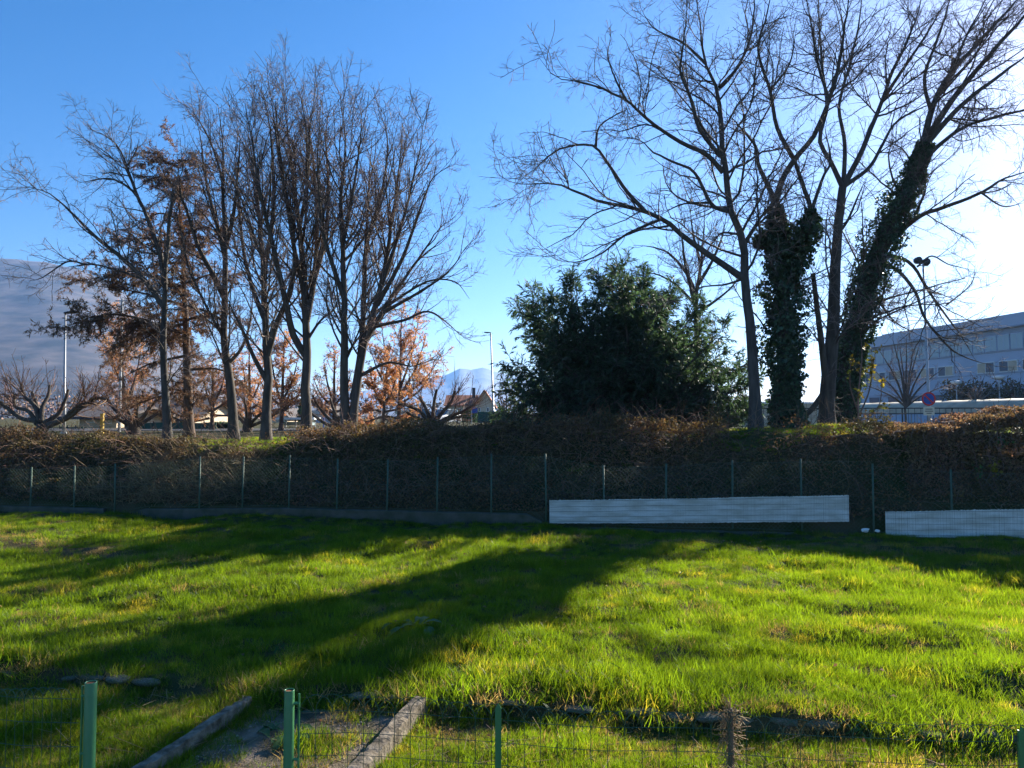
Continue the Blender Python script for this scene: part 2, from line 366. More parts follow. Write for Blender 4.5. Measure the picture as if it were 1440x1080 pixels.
def tubes(P, Rd, S):
    """Batch of tubes -> verts, quads."""
    N, K, _ = P.shape
    T = np.empty_like(P); T[:, 1:-1] = P[:, 2:] - P[:, :-2]; T[:, 0] = P[:, 1] - P[:, 0]; T[:, -1] = P[:, -1] - P[:, -2]; T = unit(T)
    ref = np.where(np.abs(unit(P[:, -1] - P[:, 0])[:, 2:3]) < 0.8, np.array([[0, 0, 1.0]]), np.array([[1.0, 0, 0]]))[:, None]
    A = unit(np.cross(T, np.broadcast_to(ref, T.shape))); B = np.cross(T, A)
    th = np.arange(S) * 2 * np.pi / S
    V = P[:, :, None] + Rd[:, :, None, None] * (np.cos(th)[None, None, :, None] * A[:, :, None] + np.sin(th)[None, None, :, None] * B[:, :, None])
    b = (np.arange(N) * K * S)[:, None, None]; k = (np.arange(K - 1) * S)[None, :, None]; s = np.arange(S)[None, None]; s2 = (s + 1) % S
    Qd = np.stack([b + k + s, b + k + s2, b + k + S + s2, b + k + S + s], -1).reshape(-1, 4)
    return V.reshape(-1, 3), Qd

def tube_mesh(name, groups):
    Vs, Qs, n = [], [], 0
    for P, Rd, S in groups:
        if len(P) == 0: continue
        V, q = tubes(P, Rd, S); Vs.append(V); Qs.append(q + n); n += len(V)
    return np_mesh(name, np.vstack(Vs), np.vstack(Qs))

def leaf_quads(C, D, Nn, l, wd):
    """Rhombus leaves: centre base C, direction D, normal-ish Nn."""
    D = unit(D); S = unit(np.cross(D, Nn)); l = l[:, None]; wd = wd[:, None]
    fold = unit(np.cross(S, D)) * wd * 0.35
    V = np.stack([C, C + D * l * 0.45 + S * wd * 0.5 + fold, C + D * l, C + D * l * 0.45 - S * wd * 0.5 + fold], 1)
    n = len(C); return V.reshape(-1, 3), np.arange(n * 4).reshape(n, 4)

def leaves_along(P, rng, per_m, l, wd, spread=0.8, droop=0.0, t0=0.0, jit=0.0):
    N, KP, _ = P.shape
    Lp = np.linalg.norm(np.diff(P, axis=1), axis=2).sum(1)
    own = np.repeat(np.arange(N), rng.poisson(per_m * Lp)); n = len(own)
    t = t0 + (1 - t0) * rng.random(n); f = t * (KP - 1); i = np.minimum(f.astype(int), KP - 2); a = (f - i)[:, None]
    C = P[own, i] * (1 - a) + P[own, i + 1] * a + rng.normal(size=(n, 3)) * jit
    T = unit(P[own, i + 1] - P[own, i])
    D = unit(T + rng.normal(size=(n, 3)) * spread + np.array([0, 0, -droop]))
    return leaf_quads(C, D, rng.normal(size=(n, 3)), rng.uniform(l * 0.6, l * 1.3, n), rng.uniform(wd * 0.6, wd * 1.3, n))

TREE_TRIS = [0]
def make_tree(name, label, cat, group, Y, guides, levels, seed, bark='bark', twig='twig', leaf=None, depth=0.3, ivy=None, trunk_sides=9, wob=0.004, extra=None, parts=('trunk', 'crown'), ysc=1.0):
    """guides: [(pixel points, start width px, end width px)], the first starts at the ground."""
    rng = np.random.default_rng(seed)
    lines, rads = [], []
    known = []                                             # (px, py, Y) samples of limbs already placed
    for gi, g in enumerate(guides):
        pts, w0, w1 = [(q[0], 610 - (610 - q[1]) * ysc) for q in g[0]], g[1], g[2]
        p = smooth_line(pts, 22)
        leng = np.linalg.norm(np.diff(p, axis=0), axis=1).sum() * Y / FPX
        if gi == 0 or not known: y0 = Y
        else:
            k = np.vstack(known); y0 = k[np.argmin((k[:, 0] - p[0, 0]) ** 2 + (k[:, 1] - p[0, 1]) ** 2), 2]
        dy = g[3] if len(g) > 3 else (rng.uniform(-1, 1) * 0.12 if gi == 0 else rng.choice([-1, 1]) * rng.uniform(0.3, 1.0) * depth) * leng
        yy = y0 + dy * np.linspace(0, 1, 22) ** 1.2
        known.append(np.column_stack([p, yy]))
        P3 = atarr(p, yy)
        r = 0.5 * (w0 + (w1 - w0) * np.linspace(0, 1, 22) ** 0.8) * Y / FPX * (1 if w1 > 4 else 1) * np.where(w1 < 3.2, np.interp(np.linspace(0, 1, 22), [0, 0.7, 1], [1, 1, 0.35]), 1)
        if gi == 0 or (len(g) > 4):
            gz = float(ground_z(P3[0, 0], P3[0, 1])); P3[0, 2] = gz - 0.12
            P3 = smooth_line(P3, 22); r[0] *= 1.45; r[1] *= 1.15
        P3 = P3 + rng.normal(size=P3.shape) * wob * leng * 0.5 * np.linspace(0, 1, 22)[:, None]
        lines.append(P3); rads.append(r)
    G = np.stack(lines); GR = np.stack(rads)
    base = G[0, 0].copy(); base[2] += 0.1
    root = empty(name, base, label, cat, group)
    limb = [(G, GR, trunk_sides)]
    ref = Vector(base)
    twigs = []; P, Rr = G, GR
    if extra:                                              # limbs towards and away from the viewer, off the trunk
        e = grow(G[:1], GR[:1], rng, **extra); limb.append((*e, 6)); P = np.concatenate([G]); 
        ee = np.stack([smooth_line(q, 22) for q in e[0]]) if len(e[0]) else np.zeros((0, 22, 3))
        er = np.stack([np.interp(np.linspace(0, 1, 22), np.linspace(0, 1, e[1].shape[1]), q) for q in e[1]]) if len(e[0]) else np.zeros((0, 22))
        P = np.concatenate([G, ee]); Rr = np.concatenate([GR, er])
    last = None; alltw = []
    for li, lv in enumerate(levels):
        lv = dict(lv); S = lv.pop('S', 3)
        P, Rr = grow(P, Rr, rng, **lv)
        (limb if li == 0 and S > 3 else twigs).append((P, Rr, S)); alltw.append(P)
    me = tube_mesh(parts[0], limb); o = link(parts[0], me, M[bark], None, True); o.parent = root; o.matrix_parent_inverse = Matrix.Translation(-ref); TREE_TRIS[0] += 2 * len(me.polygons)
    if twigs:
        me = tube_mesh(parts[1], twigs); o = link(parts[1], me, M[twig]); o.parent = root; o.matrix_parent_inverse = Matrix.Translation(-ref); TREE_TRIS[0] += 2 * len(me.polygons)
    if leaf:
        V, q = [], []; n = 0
        for (which, lk) in leaf['on']:
            a, b = leaves_along(alltw[which], rng, **lk); V.append(a); q.append(b + n); n += len(a)
        me = np_mesh('foliage', np.vstack(V), np.vstack(q)); o = link('foliage', me, M[leaf['mat']]); o.parent = root; o.matrix_parent_inverse = Matrix.Translation(-ref); TREE_TRIS[0] += 2 * len(me.polygons)
    if ivy:
        V, q = [], []; n = 0
        for (gi, ta, tb, th, cnt) in ivy:
            Pg, Rg = G[gi], GR[gi]
            t = ta + (tb - ta) * rng.random(cnt); f = t * 21; i = np.minimum(f.astype(int), 20); a = (f - i)[:, None]
            C = Pg[i] * (1 - a) + Pg[i + 1] * a; rg = Rg[i]
            phi = rng.uniform(0, 2 * np.pi, cnt)
            T = unit(Pg[i + 1] - Pg[i]); A = unit(np.cross(T, np.array([0, 1.0, 0.01]))); B = np.cross(T, A)
            out = np.cos(phi)[:, None] * A + np.sin(phi)[:, None] * B
            clump = 0.5 + 0.6 * noise(phi * 0.9 + gi * 7, t * 9, 1.0, seed % 8) + 0.45 * noise(phi * 2 + gi, t * 25, 1.0, (seed + 1) % 8)
            fade = np.clip((tb - t) / (tb - ta) * 6, 0.25, 1) * np.clip((t - ta) / (tb - ta) * 8 + 0.5, 0, 1)
            fade = fade * np.interp((t - ta) / (tb - ta), [0, 0.15, 0.42, 0.85, 1], [0.30, 0.42, 1.0, 0.8, 0.25])
            rad = rg + th * np.clip(clump, 0.12, 1.6) * fade * np.sqrt(rng.random(cnt))
            C = C + out * rad[:, None]
            D = out * 0.5 + rng.normal(size=(cnt, 3)) * 0.5 + np.array([0, 0, -0.5])
            a_, b_ = leaf_quads(C, D, out + rng.normal(size=(cnt, 3)) * 0.5, rng.uniform(0.06, 0.13, cnt), rng.uniform(0.06, 0.11, cnt))
            V.append(a_); q.append(b_ + n); n += len(a_)
        me = np_mesh('ivy', np.vstack(V), np.vstack(q)); o = link('ivy', me, M['ivy']); o.parent = root; o.matrix_parent_inverse = Matrix.Translation(-ref); TREE_TRIS[0] += 2 * len(me.polygons)
    return root, G, GR
# ------------------------------------------------------------------ trees on the bank
UP_A = dict(per_m=3.2, t0=0.2, ang=36, angv=10, lr=0.5, lmin=1.0, lmax=3.0, taper=0.72, up=0.08, wig=0.09, K=9, rr=0.5, rmin=0.009, S=4)
UP_B = dict(per_m=5.0, t0=0.1, ang=46, angv=14, lr=0.55, lmin=0.5, lmax=1.6, up=0.04, wig=0.13, K=6, rr=0.6, rmin=0.0064, S=3)
UP_C = dict(per_m=6.8, t0=0.1, ang=52, angv=14, lr=0.45, lmin=0.2, lmax=0.7, up=0.03, wig=0.2, K=3, rr=0.8, rmin=0.0048, S=3)
WIDE_A = dict(per_m=2.6, t0=0.15, ang=46, angv=13, lr=0.5, lmin=1.2, lmax=3.4, taper=0.62, up=0.03, wig=0.15, K=10, rr=0.5, rmin=0.009, S=4)
WIDE_B = dict(per_m=4.6, t0=0.08, ang=48, angv=16, lr=0.55, lmin=0.5, lmax=1.8, up=0.0, wig=0.2, K=7, rr=0.6, rmin=0.0064, S=3)
WIDE_C = dict(per_m=8.0, t0=0.08, ang=52, angv=18, lr=0.45, lmin=0.2, lmax=0.8, up=0.0, wig=0.28, K=3, rr=0.8, rmin=0.0048, S=3)
def lv(a, **k): d = dict(a); d.update(k); return d
EXU = dict(per_m=0.7, t0=0.25, t1=0.62, ang=30, angv=8, lr=0.42, lmin=2.0, lmax=5.5, taper=0.4, up=0.10, wig=0.06, K=10, rr=0.55, rmin=0.02)
GL = 'tall bare trees on the bank'

make_tree('bare_tree', 'slender bare tree with long limbs arching left over the mountain', 'tree', GL, 25.0, [
    ([(236, 612), (233, 560), (230, 500), (231, 440), (233, 380), (238, 320), (243, 270)], 13, 4),
    ([(231, 432), (205, 396), (175, 366), (139, 337), (119, 318), (97, 296), (72, 274), (48, 264), (34, 262)], 9, 1.5),
    ([(232, 400), (226, 360), (217, 334), (203, 296), (192, 273), (178, 234), (167, 207), (147, 190), (122, 179)], 9, 1.5),
    ([(192, 273), (172, 258), (150, 251), (111, 257)], 4, 1.2),
    ([(178, 234), (190, 215), (196, 195)], 3, 1),
    ([(200, 392), (165, 380), (130, 372), (95, 375)], 4, 1.2),
    ([(120, 372), (95, 368), (60, 390), (40, 395)], 3, 1),
], [lv(WIDE_A, per_m=3.0, lmax=2.2), WIDE_B, WIDE_C], 11, bark='bark_dark', twig='twig_dark', depth=0.3)

make_tree('bare_tree', 'bare tree just right of the larch, trunk kinked near its foot', 'tree', GL, 25.5, [
    ([(329, 612), (326, 560), (322, 520), (315, 470), (316, 420), (317, 340), (314, 250), (312, 180), (308, 112)], 15, 2),
    ([(316, 405), (300, 370), (280, 330), (265, 280), (252, 235), (262, 190)], 9, 1.5),
    ([(317, 345), (304, 290), (290, 230), (283, 170), (276, 130)], 7, 1.5),
    ([(317, 330), (328, 280), (335, 210), (338, 150)], 7, 1.5),
    ([(320, 505), (340, 480), (352, 440), (356, 390)], 6, 1.5),
    ([(315, 440), (290, 425), (262, 415), (240, 395)], 5, 1.2),
    ([(314, 230), (300, 180), (282, 140), (262, 112)], 4, 1.2),
], [UP_A, UP_B, UP_C], 12, depth=0.3, extra=EXU, ysc=0.93)

make_tree('bare_tree', 'bare upright tree forking low, dark trunk between two taller ones', 'tree', GL, 24.6, [
    ([(374, 612), (375, 560), (378, 520), (374, 480), (372, 420), (370, 350), (364, 280), (355, 200), (345, 125)], 15, 2),
    ([(376, 532), (356, 492), (342, 455), (330, 430), (318, 400)], 8, 2),
    ([(376, 492), (390, 440), (407, 402), (414, 350), (410, 280), (402, 210)], 10, 2),
    ([(373, 440), (355, 390), (342, 330), (335, 250), (330, 170)], 8, 2),
    ([(371, 360), (382, 300), (385, 230), (380, 150), (372, 100)], 8, 2),
    ([(395, 430), (420, 400), (432, 360)], 4, 1.2),
], [UP_A, UP_B, UP_C], 13, depth=0.32, extra=EXU, ysc=0.93)

make_tree('bare_tree', 'tallest bare tree of the dense clump, crown highest into the blue sky', 'tree', GL, 24.4, [
    ([(430, 608), (431, 560), (426, 545), (432, 500), (430, 440), (428, 380), (421, 300), (408, 190), (396, 68)], 16, 2),
    ([(430, 492), (412, 460), (402, 412), (387, 340), (371, 270), (357, 190), (345, 110)], 11, 1.8),
    ([(431, 440), (441, 380), (446, 300), (441, 200), (428, 95)], 10, 1.8),
    ([(428, 400), (414, 330), (400, 240), (388, 160), (380, 90)], 8, 1.8),
    ([(440, 385), (456, 320), (462, 240), (458, 160), (466, 105)], 8, 1.8),
    ([(431, 470), (450, 440), (470, 420), (480, 390)], 5, 1.2),
    ([(421, 300), (432, 230), (436, 150), (444, 90)], 6, 1.6),
], [UP_A, UP_B, UP_C], 14, depth=0.32, extra=EXU, ysc=0.93)

make_tree('bare_tree', 'wide bare tree with several stems fanning up and right from one foot', 'tree', GL, 23.8, [
    ([(487, 608), (484, 550), (484, 470), (484, 400), (482, 330), (480, 250), (485, 180), (478, 105)], 15, 2),
    ([(494, 606), (502, 540), (513, 475), (528, 420), (540, 370), (550, 300), (560, 230), (566, 150)], 14, 2, 1.2, True),
    ([(497, 560), (508, 480), (512, 400), (515, 330), (519, 250), (522, 165)], 12, 2),
    ([(515, 470), (548, 412), (588, 352), (618, 306), (642, 288)], 8, 1.4),
    ([(520, 452), (568, 442), (606, 430), (655, 470)], 6, 1.2),
    ([(530, 420), (566, 350), (590, 280), (608, 232), (636, 212)], 8, 1.4),
    ([(505, 525), (545, 505), (580, 510), (600, 500)], 6, 1.2),
    ([(484, 410), (466, 355), (452, 300), (447, 220), (450, 150)], 8, 1.6),
    ([(535, 395), (565, 300), (584, 220), (594, 165), (590, 140)], 7, 1.4),
    ([(540, 430), (590, 400), (630, 370), (658, 330)], 6, 1.2),
    ([(515, 330), (535, 260), (545, 190), (540, 130)], 6, 1.4),
    ([(545, 420), (600, 385), (640, 385), (660, 410)], 5, 1.2),
    ([(482, 330), (495, 260), (505, 190), (510, 130)], 6, 1.4),
], [UP_A, UP_B, UP_C], 15, depth=0.32, extra=dict(EXU, per_m=0.6), ysc=0.95)

# larch with feathery layered sprays
LARCH = [([(266, 612), (264, 540), (261, 450), (258, 380), (254, 300), (250, 215)], 15, 2)]
for (p, a, b) in [((262, 470), (160, 442), (66, 468)), ((262, 430), (190, 410), (120, 400)), ((260, 405), (190, 385), (110, 395)), ((258, 350), (205, 335), (150, 350)),
                  ((262, 500), (210, 512), (165, 535)), ((261, 450), (310, 440), (352, 455)), ((259, 400), (300, 385), (335, 390)), ((263, 520), (310, 520), (350, 545)),
                  ((256, 310), (225, 300), (200, 312)), ((256, 330), (290, 320), (312, 335)), ((252, 260), (230, 248), (205, 255)), ((253, 270), (275, 262), (292, 275)),
                  ((264, 550), (215, 560), (180, 575)), ((251, 235), (225, 226), (205, 232)), ((251, 225), (270, 230), (285, 240)), ((262, 455), (200, 470), (140, 500)), ((258, 370), (222, 372), (180, 392))]:
    LARCH.append(([p, a, b], 4.5, 1.0))
make_tree('larch_tree', 'brown larch with layered feathery sprays reaching left toward the lamp post', 'tree', None, 26.5, LARCH, [
    dict(per_m=6.5, t0=0.08, ang=70, angv=18, lr=0.42, lmin=0.4, lmax=1.4, up=-0.03, wig=0.12, K=6, rr=0.5, rmin=0.007, flat=0.5, S=4),
    dict(per_m=8.0, t0=0.05, ang=55, angv=18, lr=0.5, lmin=0.15, lmax=0.5, up=-0.10, wig=0.15, K=4, rr=0.6, rmin=0.005, S=3)],
    16, bark='bark_red', twig='twig_warm', depth=0.75, leaf=dict(mat='larch', on=[(0, dict(per_m=42, l=0.14, wd=0.026, spread=0.8, droop=0.3)), (1, dict(per_m=66, l=0.12, wd=0.024, spread=0.9, droop=0.2))]),
    extra=dict(per_m=2.6, t0=0.25, ang=85, angv=10, lr=0.3, lmin=1.0, lmax=3.0, taper=0.6, up=0.02, wig=0.08, K=8, rr=0.4, rmin=0.015, flat=0.7))

# young beeches / larches holding orange leaves behind
def orange_tree(label, Y, base, tips, seed, dens=16, n2=5.5, l=0.085):
    g = [([(base[0], base[1]), ((base[0] * 2 + tips[0][0]) / 3, base[1] - 35), tips[0]], 7, 1.5)]
    for t in tips[1:]:
        s = (base[0] + (t[0] - base[0]) * 0.08, base[1] - 14 - 0.25 * (base[1] - t[1]))
        g.append(([s, ((s[0] + t[0]) / 2 + (t[0] - s[0]) * 0.1, (s[1] + t[1]) / 2 + 4), t], 4, 1))
    make_tree('orange_tree', label, 'tree', 'trees still holding orange leaves', Y, g, [
        dict(per_m=n2, t0=0.15, ang=50, angv=15, lr=0.4, lmin=0.5, lmax=1.7, up=0.03, wig=0.15, K=6, rr=0.5, rmin=0.01, S=4),
        dict(per_m=6, t0=0.1, ang=50, angv=15, lr=0.5, lmin=0.25, lmax=0.8, up=0.0, wig=0.2, K=4, rr=0.6, rmin=0.006, S=3)],
        seed, bark='bark_red', twig='twig_warm', depth=0.5, leaf=dict(mat='orange', on=[(0, dict(per_m=dens * 0.5, l=l, wd=l * 0.6, spread=0.9)), (1, dict(per_m=dens, l=l, wd=l * 0.6, spread=0.9, jit=0.05))]))
orange_tree('bright orange leafy young tree beside the foot of the fanning bare tree', 36, (538, 604), [(545, 500), (510, 560), (580, 560), (560, 520), (520, 520), (590, 585), (505, 590), (572, 596)], 21, dens=130)
orange_tree('thin orange-leaved tree seen behind the two middle trunks', 38, (395, 604), [(400, 470), (360, 520), (420, 500), (425, 545), (350, 560), (410, 560), (380, 490)], 22, dens=60)
orange_tree('tall pale orange tree showing through the fanning tree at its right', 42, (560, 602), [(565, 430), (520, 490), (600, 470), (610, 520), (535, 450), (590, 440), (625, 490)], 23, dens=52)
orange_tree('low orange tree behind the larch trunk', 40, (298, 606), [(300, 500), (270, 550), (330, 545), (345, 575), (285, 520), (255, 590), (320, 510)], 24, dens=60)
orange_tree('small orange tree above the pollard next to the dark roof', 43, (180, 602), [(165, 430), (150, 470), (200, 480), (190, 530), (150, 530), (215, 545)], 25, dens=40)

orange_tree('loose peach-orange tree filling the gap between the two middle trunks', 41, (352, 604), [(350, 480), (320, 520), (372, 505), (385, 540), (330, 560), (365, 570), (340, 500), (395, 580)], 26, dens=44)
orange_tree('pale orange tree low behind the fanning tree and its pollard', 40, (470, 604), [(470, 490), (440, 530), (495, 520), (505, 560), (450, 565), (485, 580), (455, 505)], 27, dens=40)
# pollards
POL_B = dict(per_m=13.0, t0=0.35, ang=30, angv=16, lr=0.8, lmin=0.7, lmax=1.7, taper=0.1, up=0.10, wig=0.08, K=6, rr=0.35, rmin=0.009, S=3)
POL_C = dict(per_m=6.5, t0=0.1, ang=35, angv=14, lr=0.45, lmin=0.2, lmax=0.8, up=0.06, wig=0.15, K=4, rr=0.6, rmin=0.006, S=3)
def pollard(label, Y, base, arms, seed, w=22, k=1.0):
    g = [([base, (base[0], base[1] - 14), (base[0] + 2, base[1] - 26)], w, w * 0.7)]
    for a in arms: g.append((a, w * 0.34, w * 0.18))
    make_tree('pollard_tree', label, 'tree', 'pollarded trees along the street', Y, g, [lv(POL_B, per_m=13.0 * k), POL_C], seed, bark='bark', twig='twig_warm', depth=0.5)
pollard('pollarded tree with knobbly arms at the far left edge of the bank', 28, (58, 622), [
    [(52, 592), (30, 588), (8, 572), (-12, 556)], [(52, 596), (40, 578), (22, 572), (20, 555)], [(56, 592), (48, 570), (34, 556), (30, 540)], [(58, 592), (60, 572), (68, 556), (70, 542)],
    [(62, 595), (82, 582), (92, 562), (96, 548)], [(64, 598), (88, 590), (108, 572), (128, 566)], [(58, 594), (52, 570), (45, 552)], [(66, 600), (95, 588), (112, 575), (135, 560), (150, 562)]], 31)
pollard('pollarded tree standing in front of the dark roofed hut', 31, (188, 614), [
    [(186, 598), (172, 585), (160, 574), (150, 560)], [(187, 596), (180, 578), (174, 564)], [(189, 596), (192, 578), (196, 560)], [(191, 598), (205, 582), (214, 568), (225, 560)], [(186, 600), (168, 590), (150, 582)], [(192, 600), (208, 590), (224, 580)]], 32)
pollard('pollarded tree leaning left from behind the fanning bare tree', 31, (476, 612), [
    [(476, 600), (462, 588), (448, 572), (440, 556)], [(474, 602), (455, 594), (436, 580)], [(478, 598), (470, 578), (464, 560)], [(480, 598), (486, 578), (490, 560)]], 33, w=18)
pollard('broad pollarded tree in front of the red roofed house', 30, (608, 612), [
    [(604, 596), (592, 580), (578, 572), (560, 568)], [(606, 594), (598, 572), (590, 558)], [(608, 594), (610, 570), (614, 548)], [(611, 595), (622, 580), (634, 566), (640, 550)], [(613, 597), (632, 586), (652, 578), (668, 568)],
    [(604, 598), (588, 588), (572, 580)], [(612, 598), (630, 590), (650, 585)]], 34, w=20, k=1.3)
pollard('pollarded tree behind the two trunks right of the larch', 33, (348, 614), [
    [(346, 598), (334, 584), (322, 572)], [(348, 596), (346, 576), (344, 560)], [(350, 598), (364, 584), (378, 574)], [(351, 600), (370, 592), (392, 580)]], 35, w=16)

# right-hand group
GR_ = 'tall trees on the bank by the ivy trunks'
make_tree('bare_tree', 'bare tree with a long limb sweeping left above the dark yew', 'tree', GR_, 19.9, [
    ([(1063, 600), (1061, 545), (1056, 470), (1048, 400), (1046, 347), (1036, 320), (1024, 285), (1020, 233), (1013, 187), (1010, 133), (993, 90), (985, 40), (975, -20)], 18, 3),
    ([(1046, 392), (997, 358), (967, 337), (935, 310), (907, 297), (875, 289), (843, 283), (810, 270), (780, 257), (733, 260), (700, 247)], 11, 1.4),
    ([(907, 297), (880, 267), (857, 233), (837, 207), (810, 204), (780, 213), (750, 240), (722, 262)], 7, 1.2),
    ([(1023, 297), (1000, 287), (977, 243), (947, 228), (917, 213), (900, 197), (870, 190)], 7, 1.2),
    ([(997, 285), (960, 287), (927, 303)], 4, 1.2),
    ([(1017, 243), (993, 217), (957, 200), (913, 170), (880, 140), (833, 120), (780, 107), (758, 80)], 8, 1.2),
    ([(1013, 220), (983, 180), (970, 133), (957, 100), (963, 50), (967, -10)], 7, 1.5),
    ([(1012, 123), (1040, 90), (1058, 40), (1062, -30)], 6, 1.5),
    ([(838, 207), (842, 180), (860, 165), (890, 150)], 4, 1),
    ([(930, 308), (880, 330), (840, 360), (800, 368), (770, 350)], 5, 1.1),
    ([(880, 140), (865, 110), (855, 80), (858, 55)], 4, 1),
    ([(993, 90), (960, 60), (920, 40), (900, 10)], 5, 1.2),
    ([(1045, 345), (1060, 320), (1078, 295), (1088, 280)], 5, 2),
    ([(1046, 392), (1020, 400), (985, 405), (960, 425)], 4, 1),
], [lv(WIDE_A, t0=0.3, per_m=3.6), WIDE_B, WIDE_C], 41, bark='bark_dark', twig='twig_dark', depth=0.3, wob=0.006)

make_tree('ivy_tree', 'tree whose upright trunk is wrapped in a thick dark mass of ivy', 'tree', GR_, 20.7, [
    ([(1110, 602), (1106, 540), (1103, 470), (1101, 400), (1097, 330), (1090, 290)], 30, 14),
    ([(1089, 292), (1084, 270), (1067, 233), (1063, 207), (1042, 180), (1020, 157)], 9, 2),
    ([(1089, 290), (1100, 253), (1117, 225), (1145, 190), (1166, 140), (1180, 90), (1190, 20), (1194, -30)], 10, 2.5),
    ([(1117, 225), (1093, 180), (1083, 127), (1067, 73), (1078, 20), (1090, -30)], 7, 2),
    ([(1104, 400), (1125, 350), (1140, 300), (1127, 255), (1118, 228)], 10, 5),
    ([(1140, 300), (1157, 250), (1168, 226), (1160, 180)], 6, 2),
    ([(1098, 340), (1078, 335), (1062, 345)], 6, 3),
    ([(1166, 140), (1150, 90), (1140, 30), (1130, -20)], 5, 1.5),
    ([(1083, 127), (1110, 90), (1120, 40)], 4, 1.2),
], [lv(WIDE_A, t0=0.3, per_m=4.6), WIDE_B, WIDE_C], 42, bark='bark_dark', twig='twig_dark', depth=0.3,
    ivy=[(0, 0.03, 1.0, 0.54, 13000), (4, 0.0, 0.62, 0.40, 4000), (6, 0.0, 1.0, 0.35, 2000)])

make_tree('bare_tree', 'twin-stemmed bare tree between the two ivy covered trunks', 'tree', GR_, 22.6, [
    ([(1163, 600), (1163, 560), (1170, 480), (1173, 420), (1175, 370), (1179, 320), (1185, 264)], 24, 11),
    ([(1185, 264), (1168, 227), (1153, 200), (1158, 170), (1163, 150), (1157, 100), (1152, 33), (1150, -30)], 8, 2),
    ([(1185, 264), (1210, 217), (1225, 180), (1240, 143), (1253, 107), (1275, 60), (1293, 10), (1300, -30)], 9, 2.2),
    ([(1240, 143), (1258, 115), (1275, 90), (1305, 45), (1330, 0)], 6, 2),
    ([(1187, 262), (1222, 236), (1240, 205), (1260, 172), (1300, 150), (1335, 140)], 7, 1.5),
    ([(1164, 560), (1156, 490), (1148, 425), (1143, 385)], 11, 6),
    ([(1186, 262), (1188, 200), (1180, 150), (1195, 90), (1210, 20), (1214, -30)], 7, 2),
    ([(1178, 330), (1192, 310), (1205, 280), (1218, 250)], 5, 1.5),
    ([(1120, 603), (1128, 588), (1142, 575), (1156, 555)], 9, 7, 0.0, True),
], [lv(WIDE_A, t0=0.3, per_m=3.6), WIDE_B, WIDE_C], 43, bark='bark_dark', twig='twig_dark', depth=0.3)

make_tree('ivy_tree', 'leaning ivy covered trunk tilting right with branches against the glare', 'tree', GR_, 26.0, [
    ([(1182, 600), (1190, 545), (1203, 465), (1222, 390), (1250, 320), (1275, 270), (1292, 228), (1300, 200)], 34, 18),
    ([(1298, 205), (1310, 155), (1332, 110), (1380, 55), (1430, 0), (1450, -30)], 10, 3),
    ([(1300, 202), (1338, 142), (1388, 82), (1440, 22), (1470, -20)], 10, 3),
    ([(1302, 203), (1350, 150), (1400, 110), (1460, 66)], 9, 3),
    ([(1296, 225), (1350, 182), (1400, 165), (1465, 150)], 7, 2),
    ([(1240, 352), (1290, 306), (1330, 291), (1380, 271), (1415, 250), (1460, 238)], 8, 2.5),
    ([(1238, 362), (1265, 362), (1285, 375), (1300, 400), (1320, 430), (1350, 470), (1372, 508)], 6, 1.5),
    ([(1236, 370), (1262, 380), (1288, 412), (1302, 450), (1345, 496), (1402, 516)], 6, 1.4),
    ([(1290, 375), (1310, 360), (1335, 372), (1370, 380)], 3, 1),
    ([(1222, 395), (1240, 430), (1262, 455), (1300, 475)], 4, 1.2),
    ([(1310, 160), (1300, 110), (1320, 50), (1340, -10)], 6, 2),
    ([(1270, 282), (1255, 250), (1250, 215), (1262, 185)], 4, 1.2),
    ([(1380, 271), (1410, 290), (1440, 285)], 3, 1.2),
    ([(1330, 430), (1365, 400), (1372, 372)], 2.5, 1),
], [lv(WIDE_A, t0=0.2, per_m=3.0), WIDE_B, WIDE_C], 44, bark='bark_dark', twig='twig_dark', depth=0.3,
    ivy=[(0, 0.02, 1.0, 0.42, 15000)])

make_tree('bare_tree', 'smaller bare fan-shaped tree rising behind the right half of the yew', 'tree', None, 28.0, [
    ([(985, 606), (982, 520), (979, 424), (985, 380), (989, 330), (992, 290)], 14, 2),
    ([(979, 424), (971, 394), (943, 358), (915, 347), (890, 345)], 6, 1.3),
    ([(979, 430), (965, 380), (958, 330), (948, 300)], 6, 1.3),
    ([(982, 400), (1000, 370), (1015, 335), (1022, 300)], 6, 1.3),
    ([(981, 440), (1010, 420), (1032, 400), (1045, 375)], 5, 1.3),
    ([(979, 430), (950, 400), (920, 385), (895, 388)], 5, 1.2),
    ([(986, 372), (975, 330), (970, 290)], 5, 1.2),
], [lv(UP_A, per_m=3.5, lmin=0.6, lmax=1.6), lv(UP_B, lmax=1.0), lv(UP_C, per_m=6)], 45, bark='bark_dark', twig='twig_dark', depth=0.4)

# dark yew
YG = []; yr = np.random.default_rng(3)
YT = [((722, 425), (790, 520)), ((700, 570), (780, 580)), ((745, 400), (800, 490)), ((800, 385), (830, 480)), ((838, 378), (855, 480)), ((872, 362), (875, 480)), ((905, 378), (895, 480)),
                   ((940, 395), (915, 490)), ((975, 420), (935, 500)), ((1010, 455), (955, 520)), ((1038, 500), (970, 545)), ((1044, 560), (975, 572)), ((712, 500), (785, 545)), ((770, 430), (815, 510)),
                   ((820, 430), (850, 510)), ((890, 430), (885, 510)), ((950, 450), (920, 520)), ((735, 590), (800, 590)), ((1010, 590), (960, 588)), ((760, 480), (810, 535)), ((985, 480), (945, 535)), ((712, 585), (790, 592)), ((770, 585), (825, 590)), ((1030, 578), (965, 586)), ((820, 582), (850, 585)), ((960, 580), (930, 585)), ((735, 540), (800, 560)), ((1000, 530), (950, 560)), ((860, 400), (872, 490)), ((920, 410), (905, 495)), ((790, 410), (828, 500)), ((1030, 530), (960, 560)), ((705, 540), (785, 570))]
